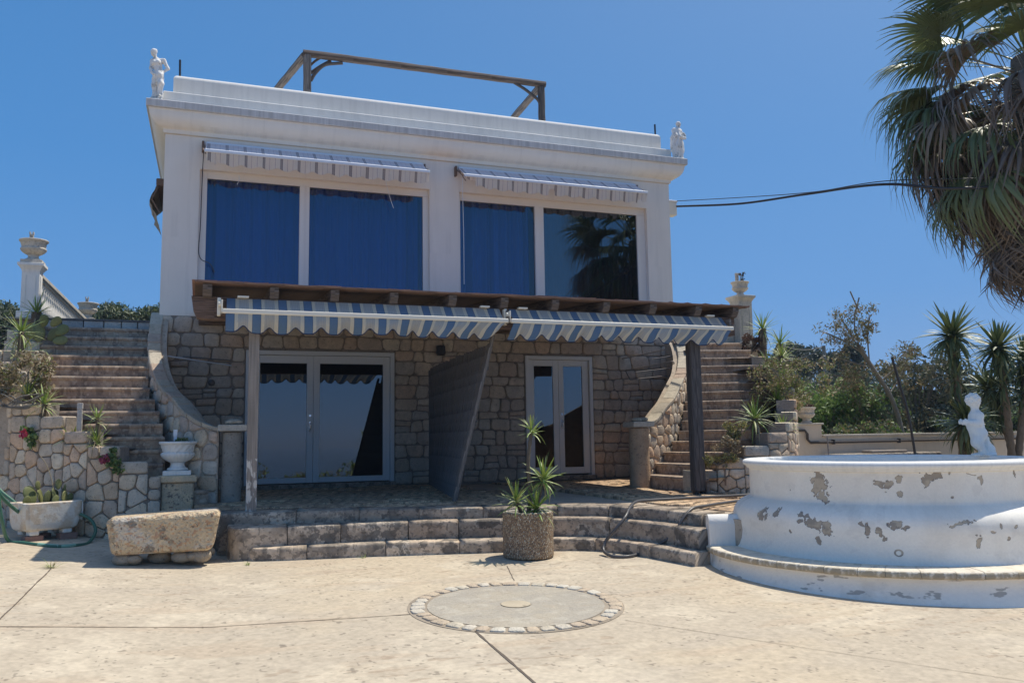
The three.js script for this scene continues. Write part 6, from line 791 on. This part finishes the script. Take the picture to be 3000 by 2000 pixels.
{ // left roof figure
  const parts = p => { let d = 9; const J = (a, b, k = .045) => { d = smin(d, cone(p, a, b), k); };
    J([-.035, .735, 0, .03], [-.055, .79, .015, .028], .03); J([-.10, .715, 0, .036], [.085, .72, -.01, .038]); J([-.01, .66, .01, .074], [.0, .56, 0, .06]); J([.0, .58, 0, .06], [.02, .47, 0, .068]);
    d = smin(d, ell(p, [-.05, .655, .07], [.035, .035, .03]), .03); d = smin(d, ell(p, [.035, .66, .065], [.035, .035, .03]), .03);
    J([.095, .715, -.01, .034], [.165, .585, -.03, .027], .03); J([.165, .585, -.03, .026], [.085, .49, .03, .02], .02); J([.085, .49, .03, .022], [.06, .475, .06, .018], .02);
    J([-.11, .71, 0, .034], [-.115, .575, .03, .026], .03); J([-.115, .575, .03, .026], [-.07, .475, .09, .02], .025); J([-.07, .475, .09, .022], [-.05, .45, .1, .018], .02);
    J([.045, .46, .02, .06], [.07, .29, .06, .05]); J([.07, .29, .06, .05], [.05, .08, .02, .042]); J([-.03, .46, 0, .06], [-.04, .27, .01, .048]); J([-.04, .27, .01, .046], [-.045, .05, 0, .036]); J([.05, .10, .02, .045], [.08, .05, .05, .04]); J([.02, .43, .05, .04], [.08, .43, .07, .04]);
    J([-.05, .04, .03, .03], [-.06, .03, .09, .02]); d = smin(d, head(p, [-.075, .845, .03], .062, -.5, .25, q => ell(q, [.05, .45, -.3], [.85, .75, .85])), .02);
    if (p[1] < .46) { const a = Math.atan2(p[2], p[0] - .01); d += .010 * Math.sin(a * 9 + p[1] * 9 + Math.sin(p[1] * 22)) * smooth(.46, .38, p[1]); } return d + .002 * Math.sin(p[0] * 90) * Math.sin(p[1] * 70); };
  const o = thing('roof_statue', 'weathered white statue of a draped woman, hand on hip, on the left roof corner', 'statue', [-1.05, 7.372, .08]); o.rotation.y = -.35; o.scale.set(1, 1.05, 1);
  part('figure', carve(parts, [0, .47, 0], [.24, .52, .24], 76).translate(0, .03, 0), M.marble, o); part('plinth', rbox(-.13, .13, 0, .045, -.12, .12, .01, .5), M.marble, o);
}
{ // right roof figure
  const parts = p => { let d = 9; const J = (a, b, k = .05) => { d = smin(d, cone(p, a, b), k); };
    J([.0, .70, 0, .034], [.01, .745, .01, .03], .03); J([-.085, .66, 0, .045], [.07, .67, 0, .04]); J([-.02, .63, 0, .09], [-.03, .50, 0, .095]); J([-.04, .50, 0, .105], [-.035, .28, 0, .10]); J([-.035, .28, 0, .10], [-.02, .03, 0, .09]); J([.04, .40, .03, .07], [.05, .20, .05, .055]); J([.05, .2, .05, .055], [.03, .03, .06, .05]);
    J([-.095, .655, .0, .045], [-.10, .52, .05, .042], .03); J([-.10, .52, .05, .04], [.04, .48, .12, .03], .03); J([.08, .66, 0, .04], [.10, .54, .05, .034], .03); J([.10, .54, .05, .034], [.115, .47, .10, .026], .02); J([.04, .48, .12, .032], [.12, .455, .11, .024], .02); J([.11, .53, .10, .028], [.09, .58, .10, .02], .02);
    J([-.10, .48, -.02, .055], [-.09, .22, -.02, .05]); d = smin(d, head(p, [.025, .80, .02], .058, .45, .1, q => smin(ell(q, [0, .35, -.2], [.9, .85, .9]), ell(q, [0, -.7, .35], [.42, .6, .42]), .2)), .02);
    if (p[1] < .62) { const a = Math.atan2(p[2], p[0] + .02); d += .012 * Math.sin(a * 8 + p[1] * 7 + 1.5 * Math.sin(p[1] * 15)) * smooth(.64, .5, p[1]); } return d; };
  const o = thing('roof_statue', 'grey weathered statue of a robed figure with folded arms on the right roof corner', 'statue', [9.51, 7.372, .1]); o.rotation.y = .1;
  part('figure', carve(parts, [0, .44, 0], [.23, .48, .23], 72).translate(0, .025, 0), M.marble, o); part('plinth', rbox(-.12, .12, 0, .04, -.11, .11, .01, .5), M.marble, o);
}
{ // cherub on the basin rim in profile, facing the middle of the basin, arms held forward
  const parts = p => { let d = 9; const J = (a, b, k = .05) => { d = smin(d, cone(p, a, b), k); };
    J([.0, .50, .0, .04], [-.01, .56, .0, .04], .03); J([0, .47, -.06, .042], [0, .47, .06, .042]); J([-.005, .45, .0, .075], [-.012, .36, .0, .08]); J([-.012, .36, 0, .08], [.0, .27, .0, .078]); d = smin(d, ell(p, [.05, .262, -.035], [.045, .05, .045]), .03); d = smin(d, ell(p, [.05, .262, .035], [.045, .05, .045]), .03); d = smin(d, ell(p, [-.06, .34, 0], [.04, .05, .06]), .04);
    for (const s of [1, -1]) { J([.005, .47, .075 * s, .038], [-.025, .385, .09 * s, .032], .03); J([-.025, .385, .09 * s, .032], [-.13, .395, .06 * s, .024], .025); J([-.13, .395, .06 * s, .026], [-.155, .40, .055 * s, .022], .02);
      for (let i = 0; i < 4; i++) J([-.155, .385 + i * .011, .055 * s + .004 * i, .0095], [-.185 + (i === 3 ? .006 : 0), .383 + i * .013, .045 * s, .007], .008); J([-.14, .415, .055 * s, .01], [-.162, .435, .045 * s, .008], .008);
      const f = s > 0 ? 0 : .035; J([.01, .25, .042 * s, .062], [-.03 + f, .155, .042 * s, .05]); J([-.03 + f, .155, .042 * s, .048], [.045 + f, .05, .045 * s, .034]); J([.045 + f, .05, .045 * s, .032], [-.01 + f, .018, .045 * s, .023], .02); }
    const hair = q => ell(q, [0, .3, -.15], [1.0, .9, 1.0]) + .12 * Math.sin(q[0] * 6) * Math.sin(q[1] * 6 + 1) * Math.sin(q[2] * 6) + .06 * Math.sin(q[0] * 13 + 2) * Math.sin(q[1] * 12) * Math.sin(q[2] * 13); d = smin(d, head(p, [-.015, .638, 0], .084, 1.57, .1, hair), .02); return d; };
  const o = thing('cherub_statue', 'white cherub statue standing on the fountain rim with arms held forward', 'statue', [8.55, 1.10, 8.02]); o.rotation.y = -.3;
  part('figure', carve(parts, [-.03, .37, 0], [.22, .42, .2], 84), M.cherub, o);
  const rock = p => { let d = ell(p, [.12, .06, .0], [.07, .08, .08]); d = smin(d, ell(p, [.09, .15, 0], [.05, .08, .06]), .04); d = smin(d, ell(p, [.065, .22, 0], [.04, .06, .05]), .03); d = smin(d, ell(p, [.06, .012, 0], [.15, .026, .10]), .03); return d + .02 * (fbm(p[0] * 22 + p[2] * 9, p[1] * 22 + p[2] * 13, 0, 3) - .5); };
  part('rock', carve(rock, [.06, .13, 0], [.24, .24, .2], 48), M.cherub, o);
}
renderer.render(scene, camera);
